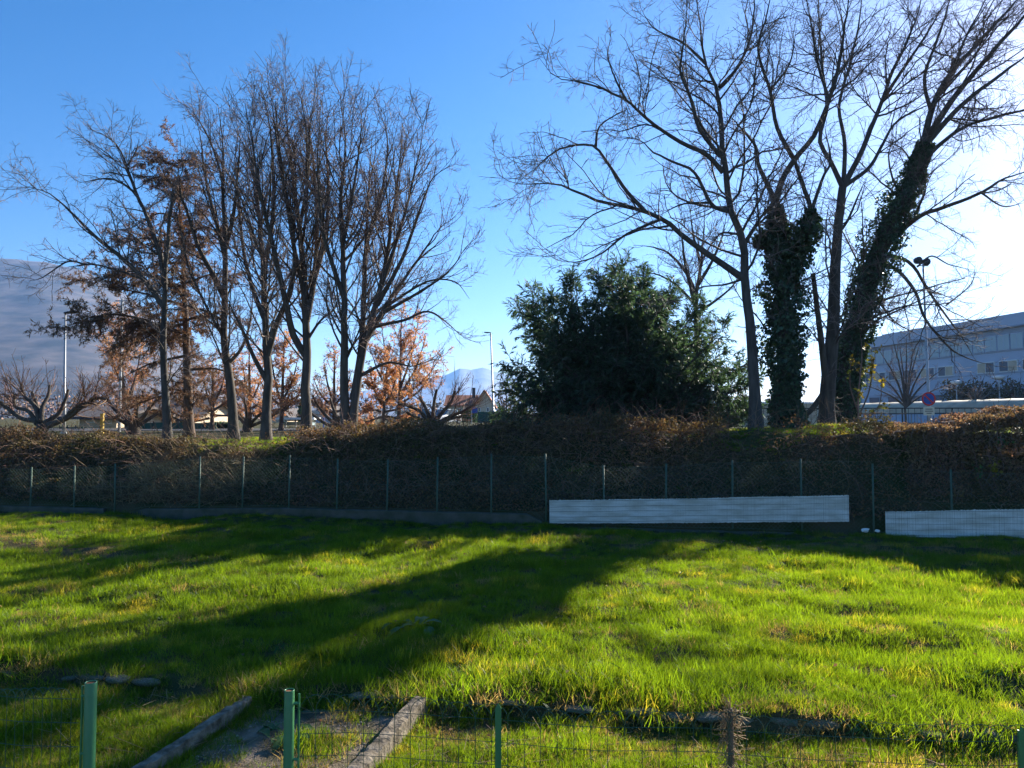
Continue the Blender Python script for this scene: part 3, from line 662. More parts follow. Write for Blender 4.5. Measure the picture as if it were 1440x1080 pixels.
for (tip, mid) in YT + [((a[0] + yr.normal(0, 12), a[1] + abs(yr.normal(0, 12))), (c[0] + yr.normal(0, 14), c[1] + yr.normal(0, 10))) for (a, c) in YT]:
    tip = (874 + (tip[0] - 874) * (0.95 if tip[0] < 874 else 1.05), tip[1] + 10); mid = (mid[0], mid[1] + 6)
    YG.append(([(892 + (mid[0] - 892) * 0.12, 600), (892 + (mid[0] - 892) * 0.45, 592 - (600 - mid[1]) * 0.4), mid, tip], 7, 1.5))
YG.insert(0, ([(892, 606), (892, 560), (886, 490), (880, 450), (874, 410)], 20, 2.5))
make_tree('yew_tree', 'dense dark evergreen with drooping sprays, wider than tall, on the bank', 'tree', None, 23.0, YG, [
    dict(per_m=9.5, t0=0.14, ang=40, angv=14, lr=0.36, lmin=0.5, lmax=1.2, taper=0.75, up=0.03, wig=0.12, K=6, rr=0.5, rmin=0.009, S=4),
    dict(per_m=8.5, t0=0.1, ang=45, angv=16, lr=0.5, lmin=0.25, lmax=0.7, up=-0.10, wig=0.12, K=3, rr=0.6, rmin=0.006, S=3)],
    51, bark='bark_dark', twig='twig_dark', depth=0.42, leaf=dict(mat='yew', on=[(0, dict(per_m=24, l=0.20, wd=0.034, spread=0.38, droop=0.35)), (1, dict(per_m=38, l=0.19, wd=0.032, spread=0.36, droop=0.4))]),
    extra=dict(per_m=3, t0=0.05, t1=0.6, ang=70, angv=15, lr=0.5, lmin=1.2, lmax=2.4, taper=0.5, up=0.03, wig=0.1, K=8, rr=0.4, rmin=0.015))


# ------------------------------------------------------------------ bank vegetation
def place_root(name, label, cat, loc, group=None): return empty(name, loc, label, cat, group)
def child(name, me, m, root, smooth=False):
    return link(name, me, m, root, smooth)
rng = np.random.default_rng(77)

def veg_h(x, y):
    """Height of the tangle above the bank."""
    d = y - fence_y(x)
    h = 0.24 + 0.16 * noise(x, y, 1.6, 5) + 0.11 * noise(x, y, 0.6, 6)
    return np.clip(h, 0.05, 0.6) * sstep(0.0, 0.5, d) * (1 - 0.55 * sstep(3.0, 4.2, d))
def grassy(x, y):
    """Where short grass instead of brambles covers the bank crest."""
    d = y - fence_y(x); px = 720 + x / y * FPX
    a = sstep(235, 300, px) * (1 - sstep(400, 440, px)) * sstep(1.9, 2.3, d)
    b = sstep(1000, 1030, px) * (1 - sstep(1195, 1225, px)) * sstep(1.5, 2.0, d)
    return np.clip(a + b, 0, 1)

n = 105000
x = rng.uniform(-16, 8.4, n); d = rng.uniform(0.15, 4.6, n); y = fence_y(x) + d
hv = veg_h(x, y); keep = rng.random(n) > grassy(x, y) * 0.95
x, y, hv = x[keep], y[keep], hv[keep]; n = len(x)
z = ground_z(x, y) + hv * rng.random(n) ** 0.5
C = np.stack([x, y - 0.25 * hv, z], 1)
D = rng.normal(size=(n, 3)) + np.array([0, -0.3, -0.1])
V, q = leaf_quads(C, D, rng.normal(size=(n, 3)), rng.uniform(0.03, 0.085, n), rng.uniform(0.025, 0.06, n))
tag(link('undergrowth', np_mesh('undergrowth', V, q), M['bramble']), 'tangle of dark bramble leaves covering the bank behind the mesh fence', 'undergrowth', kind='stuff')

def arcs(n, xr, dr, length, rr, up, seed, bias=-0.5, K=7):
    g = np.random.default_rng(seed)
    x = g.uniform(*xr, n); d = g.uniform(*dr, n); y = fence_y(x) + d
    P = [np.stack([x, y, ground_z(x, y)], 1)]
    D = unit(g.normal(size=(n, 3)) * np.array([0.7, 0.5, 0.4]) + np.array([0, bias, up]))
    L = g.uniform(*length, n)[:, None]
    for k in range(K - 1):
        D = unit(D + g.normal(size=(n, 3)) * 0.16 + np.array([0, -0.02, -0.20])); P.append(P[-1] + D * L / (K - 1))
    P = np.stack(P, 1)
    lim = (fence_y(P[..., 0]) + 0.10); P[..., 1] = np.maximum(P[..., 1], lim)       # nothing grows through the fence
    return P, np.broadcast_to(rr * np.linspace(1, 0.5, K)[None], P.shape[:2]) * g.uniform(0.7, 1.3, (n, 1))
P, Rr = arcs(4200, (-16, 8.4), (0.3, 4.0), (0.4, 1.2), 0.0065, 0.9, 3, K=6)
sel = rng.random(len(P)) > grassy(P[:, 0, 0], P[:, 0, 1]) * 0.9
Pq, Rq = arcs(520, (-16, 8.4), (1.6, 4.2), (0.5, 1.3), 0.0055, 2.2, 13, bias=-0.1, K=6)
tag(link('bramble_stems', tube_mesh('bramble_stems', [(P[sel], Rr[sel], 3), (Pq, Rq, 3)]), M['stem']), 'reddish brown bramble stems arching over the bank', 'brambles', kind='stuff')
# straw coloured stems on the left of the bank
P1, R1 = arcs(1100, (-9.6, -6.6), (0.3, 2.2), (0.5, 1.2), 0.006, 0.8, 4, K=5)
P2, R2 = arcs(260, (-11.0, -8.5), (0.1, 0.6), (0.3, 0.8), 0.006, 1.2, 5, bias=0)
tag(link('dry_stalks', tube_mesh('dry_stalks', [(P1, R1, 3), (P2, R2, 3)]), M['straw']), 'pale dry stalks spilling down the bank behind the fence', 'dry stalks', kind='stuff')

# clipped hedge at the right
def hedge_top(x): return np.interp(x, [6.6, 7.4, 8.2, 9.2, 10.2, 12, 16], [1.9, 2.0, 2.14, 2.28, 2.46, 2.75, 2.9])
HX0, HX1 = 8.3, 17.0
def hedge_pts(n, seed):
    g = np.random.default_rng(seed)
    x = HX0 + (HX1 - HX0) * g.random(n); fy = fence_y(x)
    zt = hedge_top(x) + 0.10 * noise(x, x * 0.3, 1.3, 2) + 0.06 * noise(x, x * 0.3, 0.35, 3)
    s = g.random(n)
    front = s < 0.55
    y = np.where(front, fy + 0.45 + 0.35 * g.random(n) ** 1.5 + 0.10 * noise(x, s * 9, 0.7, 4), fy + 0.5 + 1.6 * g.random(n))
    gz = ground_z(x, y)
    z = np.where(front, 0.35 + (zt - 0.35) * g.random(n) ** 0.8, zt - 0.28 * g.random(n) ** 1.6 + 0.04 * noise(x, y, 0.5, 1))
    fr = np.clip((z - zt + 0.5) / 0.5, 0, 1); y = np.where(front, y + 0.25 * fr ** 2, y)
    return np.stack([x, y, np.maximum(z, gz)], 1)
C = hedge_pts(60000, 8); n = len(C)
hroot = empty('hedge', (10.0, float(fence_y(10.0)) + 1.2, float(ground_z(10.0, fence_y(10.0) + 1.2))), 'long clipped hedge with russet sunlit top along the right of the fence', 'hedge')
V, q = leaf_quads(C, rng.normal(size=(n, 3)) + np.array([0, -0.2, 0.3]), rng.normal(size=(n, 3)), rng.uniform(0.035, 0.08, n), rng.uniform(0.025, 0.055, n))
child('foliage', np_mesh('foliage', V, q), M['hedge'], hroot)
C = hedge_pts(2600, 9); n = len(C); K = 5
D = unit(rng.normal(size=(n, 3)) * 0.6 + np.array([0, 0, 0.7])); Ls = rng.uniform(0.15, 0.5, n)[:, None]; C = C - D * Ls * 0.7
P = [C]
for k in range(K - 1):
    D = unit(D + rng.normal(size=(n, 3)) * 0.2); P.append(P[-1] + D * Ls / (K - 1))
P = np.stack(P, 1); P[..., 1] = np.maximum(P[..., 1], fence_y(P[..., 0]) + 0.1)
child('stems', tube_mesh('stems', [(P, np.full(P.shape[:2], 0.005), 3)]), M['twig'], hroot)

# a sprig of yellowing leaves hanging against the right fence
def sprig(label, px, py, Y, nl, l, spread, m, seed, droop=0.3):
    g = np.random.default_rng(seed); c = at(px, py, Y)
    root = empty('leafy_sprig', c - np.array([0, 0, 0.35]), label, 'sprig', 'leafy sprigs in front of the hedge')
    pts = [c + np.array([0.02 * math.sin(k), 0.25 - 0.04 * k, 0.45 - 0.12 * k]) for k in range(8)]
    MB().tube(pts, [0.006] * 8, 5).build('stem', M['stem'], root)
    C = c + g.normal(size=(nl, 3)) * np.array(spread); Dl = g.normal(size=(nl, 3)) * 0.6 + np.array([0, -0.5, -droop])
    V, q = leaf_quads(C, Dl, g.normal(size=(nl, 3)) + np.array([0, -1, 0.5]), g.uniform(l * 0.7, l * 1.2, nl), g.uniform(l * 0.5, l * 0.8, nl))
    child('leaves', np_mesh('leaves', V, q), m, root)
sprig('sprig of orange and yellow leaves hanging before the right hedge', 1398, 657, 15.0, 22, 0.09, (0.05, 0.04, 0.15), M['yellowleaf'], 1)
sprig('grey-green leafy sprig left of the orange one on the hedge', 1379, 662, 15.05, 14, 0.08, (0.06, 0.04, 0.09), M['weed'], 2)
sprig('small green sprig above the orange one on the hedge', 1409, 622, 15.05, 12, 0.08, (0.09, 0.04, 0.06), M['weed'], 3)

# small yellow-leaved shrub by the leaning trunk
make_tree('autumn_shrub', 'thin shrub with yellow green leaves right of the leaning ivy trunk', 'shrub', None, 21.6, [
    ([(1208, 606), (1207, 560), (1212, 500), (1210, 470)], 3, 1), ([(1208, 585), (1222, 550), (1228, 510), (1232, 490)], 2.5, 1), ([(1207, 580), (1196, 545), (1196, 505)], 2.5, 1), ([(1209, 590), (1236, 570), (1240, 530)], 2, 1)],
    [dict(per_m=4, t0=0.25, ang=45, angv=15, lr=0.35, lmin=0.25, lmax=0.7, up=0.05, wig=0.15, K=5, rr=0.5, rmin=0.006, S=3)], 61, bark='twig', twig='twig', depth=0.4,
    leaf=dict(mat='yellowleaf', on=[(0, dict(per_m=16, l=0.11, wd=0.08, spread=0.9, droop=0.3))]), parts=('stem', 'crown'))

# ------------------------------------------------------------------ grass (one mass, scattered tufts)
tuftcol = bpy.data.collections.new('grass_tufts')
def tuft(name, nb, hmin, hmax, rad, wmin, wmax, m, seed, lean=0.35):
    g = np.random.default_rng(seed); K = 4
    a = g.uniform(0, 6.283, nb); r = rad * np.sqrt(g.random(nb)); B = np.stack([r * np.cos(a), r * np.sin(a), np.full(nb, -0.02)], 1)
    D = unit(np.stack([g.normal(size=nb) * lean, g.normal(size=nb) * lean, np.ones(nb)], 1)); L = g.uniform(hmin, hmax, nb)[:, None]
    bend = unit(g.normal(size=(nb, 3)) * np.array([1, 1, 0])) * g.uniform(0.1, 0.5, nb)[:, None]
    P = [B]; d = D
    for k in range(K - 1):
        P.append(P[-1] + d * L / (K - 1)); d = unit(d + bend + np.array([0, 0, -0.10]))
    P = np.stack(P, 1); S = unit(np.cross(D, g.normal(size=(nb, 3)))); W = g.uniform(wmin, wmax, nb)[:, None, None] * np.array([1.0, 0.9, 0.6])[None, :, None]
    Lf = P[:, :3] - S[:, None] * W / 2; Rt = P[:, :3] + S[:, None] * W / 2
    V = np.concatenate([np.stack([Lf, Rt], 2).reshape(nb, 6, 3), P[:, 3:4]], 1)
    b = (np.arange(nb) * 7)[:, None]
    Qd = np.concatenate([b + np.array([[0, 1, 3, 2]]), b + np.array([[2, 3, 5, 4]])]); T = b + np.array([[4, 5, 6]])
    me = np_mesh(name, V.reshape(-1, 3), Qd, T); me.materials.append(m)
    o = bpy.data.objects.new(name, me); tuftcol.objects.link(o); return o
tuft('grass_tuft_a', 100, 0.06, 0.13, 0.13, 0.003, 0.0058, M['grass'], 1)
tuft('grass_tuft_b', 100, 0.05, 0.115, 0.14, 0.003, 0.0058, M['grass'], 2, 0.5)
tuft('grass_tuft_c', 80, 0.07, 0.16, 0.12, 0.003, 0.0058, M['grass'], 3)
tuft('grass_tuft_d', 100, 0.045, 0.1, 0.14, 0.003, 0.0058, M['grass'], 4, 0.6)
tuft('grass_tuft_da', 22, 0.04, 0.09, 0.11, 0.012, 0.024, M['weed'], 14, 0.9)
tuft('grass_tuft_e', 60, 0.05, 0.12, 0.12, 0.003, 0.006, M['grass_dry'], 5, 0.6)
tuft('grass_tuft_f', 50, 0.04, 0.10, 0.13, 0.003, 0.006, M['grass_dry'], 6, 0.9)

def path_mask(x, y):
    """1 on the worn path between the two concrete edgings."""
    e = y - edge_y(x)
    cx = -1.53 + 0.215 * (y - 6.5)
    return (1 - sstep(0.62, 0.78, np.abs(x - cx))) * (1 - sstep(-0.25, -0.1, e))
def scatter(n, x0, x1, y0, y1, fn, seed):
    g = np.random.default_rng(seed); x = g.uniform(x0, x1, n); y = g.uniform(y0, y1, n)
    k, s, i = fn(x, y, g); return x[k], y[k], s[k], i[k]
def lawn_fn(x, y, g):
    d = y - fence_y(x); e = y - edge_y(x)
    vis = np.abs(x) < 0.78 * y + 2.2
    near_w = np.clip(1.15 - (y - 6) / 18, 0.55, 1)
    k = (e > -0.13) & (d < -0.05) & vis & (g.random(len(x)) < near_w)
    px = 720 + x / y * FPX
    tall = 0.5 * noise(x, y, 1.5, 0) + 0.4 * noise(x, y, 0.55, 3)
    s = np.clip(0.98 + 0.34 * tall, 0.5, 1.7) * g.uniform(0.7, 1.3, len(x))
    s *= 1 - 0.35 * np.exp(-((d + 0.7) / 0.5) ** 2); s *= 1 + 0.25 * np.exp(-(e / 0.15) ** 2)
    dryb = np.exp(-((d + 1.75 + 0.25 * noise(x, y, 1.8, 5)) / 0.42) ** 2) * sstep(640, 800, px)
    dryb = dryb + np.exp(-((d + 2.6 + 0.5 * noise(x, x * 0.2, 3, 5) + 0.35 * (x + 13)) / 0.5) ** 2) * (1 - sstep(150, 420, px)) * 0.9
    dryb = dryb + 0.08 + 0.45 * sstep(0.7, 1.4, noise(x, y, 1.0, 6)) + 0.25 * sstep(0.7, 1.5, noise(x, y, 0.4, 4))
    dryb = dryb + 0.5 * np.exp(-(e / 0.12) ** 2)
    dry = g.random(len(x)) < dryb * 0.8
    i = np.where(dry, g.integers(5, 7, len(x)), np.minimum(g.integers(0, 40, len(x)) // 9, 4))
    s = np.where(dry, s * 0.9, s); bare = g.random(len(x)) < np.clip(dryb - 0.55, 0, 0.6); k &= ~bare
    return k, s, i
def near_fn(x, y, g):
    e = y - edge_y(x); vis = np.abs(x) < 0.78 * y + 1.5
    pm = path_mask(x, y); thin = 1.0 + pm * (0.55 * noise(x, y, 0.45, 1) - 0.78) - 0.35 * np.exp(-((e + 0.35) / 0.25) ** 2) + 0.2 * noise(x, y, 0.5, 7)
    k = (e <= -0.09) & vis & (g.random(len(x)) < thin)
    s = np.clip(0.72 + 0.22 * noise(x, y, 0.7, 2), 0.3, 1.2) * g.uniform(0.7, 1.25, len(x)) * (1 - 0.05 * pm)
    dry = g.random(len(x)) < 0.30 + 0.12 * pm + 0.25 * np.exp(-((e + 0.4) / 0.3) ** 2)
    return k, s, np.where(dry, g.integers(5, 7, len(x)), np.minimum(g.integers(0, 40, len(x)) // 9, 4))
def crest_fn(x, y, g):
    k = g.random(len(x)) < grassy(x, y) * 0.9
    k |= (g.random(len(x)) < 0.12) & (y - fence_y(x) > 2.6) & (np.abs(x) < 18)
    k |= (g.random(len(x)) < 0.04) & (y - fence_y(x) > 0.3)
    s = np.clip(0.8 + 0.3 * noise(x, y, 0.8, 2), 0.4, 1.3)
    dry = g.random(len(x)) < 0.35
    return k, s, np.where(dry, g.integers(5, 7, len(x)), np.minimum(g.integers(0, 40, len(x)) // 9, 4))
sets = [scatter(62000, -16, 16, 4.0, 20.5, lawn_fn, 1), scatter(30000, -6, 6.5, 3.2, 8, near_fn, 2), scatter(26000, -18, 14, 15, 27, crest_fn, 3)]
def grass_object(name, label, sets, seed):
    X = np.concatenate([s[0] for s in sets]); Yv = np.concatenate([s[1] for s in sets]); S = np.concatenate([s[2] for s in sets]); I = np.concatenate([s[3] for s in sets])
    me = bpy.data.meshes.new(name); me.vertices.add(len(X)); me.vertices.foreach_set('co', np.stack([X, Yv, ground_z(X, Yv)], 1).astype(np.float32).ravel())
    g = np.random.default_rng(seed); n = len(X)
    rot = np.stack([g.normal(0, 0.12, n), g.normal(0, 0.12, n), g.uniform(0, 6.283, n)], 1).astype(np.float32)
    a = me.attributes.new('rot', 'FLOAT_VECTOR', 'POINT'); a.data.foreach_set('vector', rot.ravel())
    a = me.attributes.new('scl', 'FLOAT', 'POINT'); a.data.foreach_set('value', S.astype(np.float32))
    a = me.attributes.new('pick', 'INT', 'POINT'); a.data.foreach_set('value', I.astype(np.int32))
    o = bpy.data.objects.new(name, me); COL.objects.link(o); tag(o, label, 'grass', kind='stuff')
    ng = bpy.data.node_groups.get('scatter_tufts')
    if ng is None:
        ng = bpy.data.node_groups.new('scatter_tufts', 'GeometryNodeTree')
        ng.interface.new_socket('Geometry', in_out='INPUT', socket_type='NodeSocketGeometry'); ng.interface.new_socket('Geometry', in_out='OUTPUT', socket_type='NodeSocketGeometry')
        N, L = ng.nodes, ng.links
        gi = N.new('NodeGroupInput'); go = N.new('NodeGroupOutput'); ip = N.new('GeometryNodeInstanceOnPoints'); ci = N.new('GeometryNodeCollectionInfo')
        ci.inputs['Collection'].default_value = tuftcol; ci.inputs['Separate Children'].default_value = True; ci.inputs['Reset Children'].default_value = True
        def attr(nm, dt):
            q = N.new('GeometryNodeInputNamedAttribute'); q.data_type = dt; q.inputs['Name'].default_value = nm; return q.outputs['Attribute']
        L.new(gi.outputs[0], ip.inputs['Points']); L.new(ci.outputs[0], ip.inputs['Instance']); ip.inputs['Pick Instance'].default_value = True
        L.new(attr('pick', 'INT'), ip.inputs['Instance Index']); L.new(attr('rot', 'FLOAT_VECTOR'), ip.inputs['Rotation']); L.new(attr('scl', 'FLOAT'), ip.inputs['Scale'])
        L.new(ip.outputs[0], go.inputs[0])
    o.modifiers.new('scatter', 'NODES').node_group = ng
    return o
grass_object('grass', 'long green grass of the sunlit lawn in front of the fence', sets[:1], 4)
grass_object('grass', 'short patchy grass of the strip this side of the stone edging', sets[1:2], 5)
grass_object('grass', 'sunlit grass along the crest of the bank under the trees', sets[2:3], 6)

# fallen leaves on lawn and strip
n = 420
x = rng.uniform(-9, 9, n); y = rng.uniform(5.0, 15.5, n); k = (y < fence_y(x) - 0.5); x, y = x[k], y[k]; n = len(x)
C = np.stack([x, y, ground_z(x, y) + rng.uniform(0.03, 0.10, n)], 1)
V, q = leaf_quads(C, rng.normal(size=(n, 3)) * np.array([1, 1, 0.5]), np.array([[0, 0, 1.0]]) + rng.normal(size=(n, 3)) * 0.4, rng.uniform(0.03, 0.065, n), rng.uniform(0.02, 0.045, n))
tag(link('fallen_leaves', np_mesh('fallen_leaves', V, q), M['deadleaf']), 'brown fallen leaves scattered over the grass', 'leaves', kind='stuff')

# broad-leaved weed in the shade of the trunk
def rosette(label, px, py, nl, l, seed, m='weed'):
    Y = CAM_H * FPX / (py - HORIZON); c = at(px, py, Y); c[2] = float(ground_z(c[0], c[1])); g = np.random.default_rng(seed)
    root = empty('weed', c, label, 'plant', 'broad leaved weeds in the lawn')
    for i in range(nl):
        a = g.uniform(0, 6.283); L = l * g.uniform(0.6, 1.2); wv = L * 0.2; out = np.array([math.cos(a), math.sin(a), 0]); s = np.array([-math.sin(a), math.cos(a), 0])
        base = c + s * g.normal(0, 0.10) + out * g.uniform(0, 0.15); e = g.uniform(0.3, 0.9); vs = []; fs = []
        for t, wf in ((0, 0.15), (0.3, 0.8), (0.6, 1.0), (0.85, 0.6), (1, 0.05)):
            p = base + out * L * t + np.array([0, 0, 0.05 + L * (e * t - 0.75 * t * t)])
            vs += [p - s * wv * wf, p + np.array([0, 0, -0.012 * wf]), p + s * wv * wf]
        for k in range(4): fs += [(3*k, 3*k+1, 3*k+4, 3*k+3), (3*k+1, 3*k+2, 3*k+5, 3*k+4)]
        MB().add(vs, fs).build('leaf', M[m], root, True)
    return root
rosette('broad-leaved dock plant in the trunk shadow on the lawn', 585, 888, 16, 0.20, 3)
rosette('low broad-leaved weed by the path edging', 400, 1010, 12, 0.16, 4)

# ------------------------------------------------------------------ stone edging, path, concrete edgings
sroot = empty('stone_edging', (0, float(edge_y(0)) - 0.05, -0.16), 'row of rough pale stones edging the raised lawn', 'edging')
def stone_mesh(seed):
    g = np.random.default_rng(seed); bm = bmesh.new(); bmesh.ops.create_icosphere(bm, subdivisions=2, radius=1.0)
    for v in bm.verts:
        p = np.array(v.co); p = np.sign(p) * np.abs(p) ** 0.7; p = p * (1 + 0.10 * math.sin(p[0] * 3 + seed) + 0.08 * math.sin(p[1] * 4 + 2 * seed) + g.normal(0, 0.03)); v.co = p
    me = bpy.data.meshes.new('stone'); bm.to_mesh(me); bm.free(); me.materials.append(M['stone']); me.polygons.foreach_set('use_smooth', np.ones(len(me.polygons), bool)); return me
SM = [stone_mesh(s) for s in range(5)]
xs = -5.6; g = random.Random(9)
while xs < 5.4:
    wdt = g.uniform(0.17, 0.33)
    if g.random() > (0.4 if xs < -0.5 else 0.1):
        o = bpy.data.objects.new('stone', SM[g.randrange(5)]); COL.objects.link(o); o.parent = sroot; o.matrix_parent_inverse = Matrix.Translation(-sroot.location)
        xc = xs + wdt / 2; o.location = (xc, float(edge_y(xc)) - 0.02 + g.uniform(-0.02, 0.02), -0.02 + g.uniform(-0.02, 0.012) - (0.016 if xs < -0.5 else 0)); o.scale = (wdt * 0.48, g.uniform(0.045, 0.075), g.uniform(0.018, 0.032)); o.rotation_euler = (g.uniform(-.08, .08), g.uniform(-.1, .1), -0.173 + g.uniform(-.12, .12))
    xs += wdt + 0.01
# worn gravel path between the edgings
def strip_mesh(x_of, wdt, y0, y1, zoff, n=24, m=8):
    V = []; 
    for j in range(n + 1):
        y = y0 + (y1 - y0) * j / n
        for i in range(m + 1):
            x = x_of(y) + wdt * (i / m - 0.5); V.append((x, y, float(ground_z(x, y)) + zoff))
    F = [(j*(m+1)+i, j*(m+1)+i+1, (j+1)*(m+1)+i+1, (j+1)*(m+1)+i) for j in range(n) for i in range(m)]
    return MB().add(V, F)
tag(strip_mesh(lambda y: -1.53 + 0.215 * (y - 6.5), 1.36, 2.6, 6.5, 0.006).build('path', M['gravel'], None, True), kind='structure')
g_ = np.random.default_rng(12); n = 2600; yy = g_.uniform(3.2, 6.35, n); xx = -1.53 + 0.215 * (yy - 6.5) + g_.uniform(-0.66, 0.66, n); rr_ = g_.uniform(0.004, 0.014, n)
k_ = noise(xx, yy, 0.4, 2) + g_.normal(0, 0.5, n) > 0.1; xx, yy, rr_ = xx[k_], yy[k_], rr_[k_]; n = len(xx)
oc = np.array([(1, 0, 0), (0, 1, 0), (-1, 0, 0), (0, -1, 0), (0, 0, 0.8)]); V = np.stack([xx, yy, ground_z(xx, yy) + 0.007], 1)[:, None] + (oc[None] * g_.uniform(0.6, 1.3, (n, 5, 1))) * rr_[:, None, None]
tag(link('gravel', np_mesh('gravel', V, None, (np.arange(n) * 5)[:, None, None] + np.array([(0, 1, 4), (1, 2, 4), (2, 3, 4), (3, 0, 4)])[None]), M['pebble']), 'loose gravel and grit on the worn path', 'gravel', kind='stuff')
n = 700; xx = g_.uniform(-4, 4, n); yy = edge_y(xx) - g_.uniform(0.15, 1.6, n); a_ = g_.uniform(0, 6.28, n)
P = np.stack([xx, yy, ground_z(xx, yy) + g_.uniform(0.01, 0.05, n)], 1)[:, None] + np.linspace(0, 1, 3)[None, :, None] * (np.stack([np.cos(a_), np.sin(a_), g_.normal(0, 0.25, n)], 1) * g_.uniform(0.05, 0.22, n)[:, None])[:, None]
tag(link('straw_litter', tube_mesh('straw_litter', [(P, np.full(P.shape[:2], 0.0022), 3)]), M['straw']), 'dry straw and stalks strewn along the near strip', 'straw', kind='stuff')
def edging(label, p0, p1, wdt, h, seed):
    p0, p1 = np.array(p0), np.array(p1); n = 60; g = np.random.default_rng(seed); chip = -0.03 * (g.random(61) > 0.88) + 0.008 * np.sin(np.arange(61) * 0.35); t = p1 - p0; s = np.array([t[1], -t[0]]) / np.linalg.norm(t)
    prof = [(-0.5, -0.12), (-0.5, 0.93), (-0.46, 0.99), (-0.1, 1.0), (0.3, 0.99), (0.47, 0.97), (0.5, 0.90), (0.5, -0.12)]; V = []; K = len(prof)
    for j in range(n + 1):
        c = p0 + t * j / n; gz = -0.16
        for (a, b) in prof:
            q = c + s * wdt * a * (1 + g.normal(0, 0.03) + 0.03 * math.sin(j * 0.4)); V.append((q[0], q[1], gz + h * b + (g.normal(0, 0.005) + chip[j] * 0.6 if b > 0.5 else -0.1)))
    F = [(j*K+k, j*K+k+1, (j+1)*K+k+1, (j+1)*K+k) for j in range(n) for k in range(K - 1)] + [tuple(range(K)), tuple(n*K + k for k in range(K-1, -1, -1))]
    tag(MB().add(V, F).build('concrete_edging', M['concrete'], None, False), label, 'edging', 'weathered edgings of the path')
edging('weathered concrete edging on the left of the worn path', (-2.28, 6.55), (-3.15, 2.6), 0.085, 0.16, 1)
edging('weathered edging beam on the right of the worn path', (-0.78, 6.48), (-1.62, 2.6), 0.12, 0.19, 2)

# ------------------------------------------------------------------ near garden fence
def hollow_post(label, px, py, Y, r):
    c = at(px, py, Y); gz = float(ground_z(c[0], c[1])); root = empty('fence_post', (c[0], c[1], gz), label, 'post', 'round green gate posts'); n = 20
    V = []; 
    for (rr_, z) in ((r, gz - 0.2), (r, c[2] - 0.002), (r * 0.97, c[2]), (r * 0.86, c[2]), (r * 0.84, c[2] - 0.004)):
        V += [(c[0] + rr_ * math.cos(6.2832*k/n), c[1] + rr_ * math.sin(6.2832*k/n), z) for k in range(n)]
    F = [(j*n+k, j*n+(k+1) % n, (j+1)*n+(k+1) % n, (j+1)*n+k) for j in range(4) for k in range(n)]
    o = MB().add(V, F).build('tube', M['green_paint'], root, True)
    V = [(c[0] + r * 0.84 * math.cos(6.2832*k/n), c[1] + r * 0.84 * math.sin(6.2832*k/n), c[2] - 0.006) for k in range(n)]
    MB().add(V, [tuple(range(n))]).build('end_plug', M['rust'], root)
    return root, c
rA, cA = hollow_post('thicker round green gate post at the left of the path', 128, 959, 3.9, 0.0295)
rB, cB = hollow_post('round green gate post with hinge pins right of the path', 407, 970, 4.02, 0.0265)
def rod_with_pins(root, c, dx):
    x = c[0] + dx; sgn = 1 if dx > 0 else -1
    MB().tube([(x, c[1], -0.12), (x, c[1], c[2] - 0.02)], 0.006, 8).build('hinge_rod', M['green_paint'], root)
    for z in (c[2] - 0.07, c[2] - 0.36, c[2] - 0.75): MB().tube([(c[0] + sgn * 0.022, c[1], z), (x + sgn * 0.004, c[1], z)], 0.008, 8).build('hinge_pin', M['green_paint'], root)
rod_with_pins(rA, cA, -0.043); rod_with_pins(rB, cB, 0.052)

def garden_fence(label, A, B, top, sp, hz, name_post=True, thin=()):
    """Arched-top welded border mesh from A to B (x, y)."""
    A, B = np.array(A), np.array(B); L = np.linalg.norm(B - A); t = (B - A) / L
    c = (A + B) / 2; root = empty('garden_fence', (c[0], c[1], -0.16), label, 'fence'); gz = -0.17
    n = int(L / sp); vert = []; mb = MB(); gr = np.random.default_rng(int(L * 100))
    wav = lambda s: 0.012 * math.sin(s * 2.1) + 0.006 * math.sin(s * 7)
    def pt(s, z): p = A + t * s; return (p[0] - t[1] * wav(s) * 2, p[1] + t[0] * wav(s) * 2, z + wav(s * 1.7))
    for i in range(n + 1): mb.tube([pt(i * sp, gz), pt(i * sp + gr.normal(0, .003), top * 0.5), pt(i * sp, top - sp)], 0.0017, 4, False)
    for i in range(n - 1):                                                   # overlapping arches, two spacings wide
        a = [pt((i + 1 - math.cos(th)) * sp, top - sp + sp * 0.95 * math.sin(th)) for th in np.linspace(0, math.pi, 9)]
        mb.tube(a, 0.0017, 4, False)
    z = top - sp; 
    while z > gz:
        mb.tube([pt(s, z) for s in np.linspace(0, L, max(3, int(L / 0.25)))], 0.0017, 4, False); z -= hz
    tag(mb.build('wire_mesh', M['green_wire'], root), kind='stuff')
    for (s, ph) in thin:                                                     # T-section posts with pointed tops
        p = A + t * s; w_ = 0.016
        m_ = MB().box(p[0] - w_, p[0] + w_, p[1] - 0.0022, p[1] + 0.0022, gz - 0.2, ph - 0.03).box(p[0] - 0.002, p[0] + 0.002, p[1] + 0.0024, p[1] + 0.03, gz - 0.2, ph - 0.03)
        m_.add([(p[0] - w_, p[1] - 0.0022, ph - 0.03), (p[0] + w_, p[1] - 0.0022, ph - 0.03), (p[0] + w_, p[1] + 0.0022, ph - 0.03), (p[0] - w_, p[1] + 0.0022, ph - 0.03), (p[0], p[1], ph)], [(0, 1, 4), (1, 2, 4), (2, 3, 4), (3, 0, 4)])
        m_.build('post', M['green_paint'], root)
    return A, t
FA = np.array([cB[0] + 0.055, cB[1]]); pE = at(1423, 1022, 3.66); FB = np.array([pE[0] + 1.2, 3.66 - 0.14])
tF = (FB - FA) / np.linalg.norm(FB - FA)
def s_of(px):  # distance along the right fence at which it crosses pixel column px
    u = (px - 720) / FPX; return (u * FA[1] - FA[0]) / (tF[0] - u * tF[1])
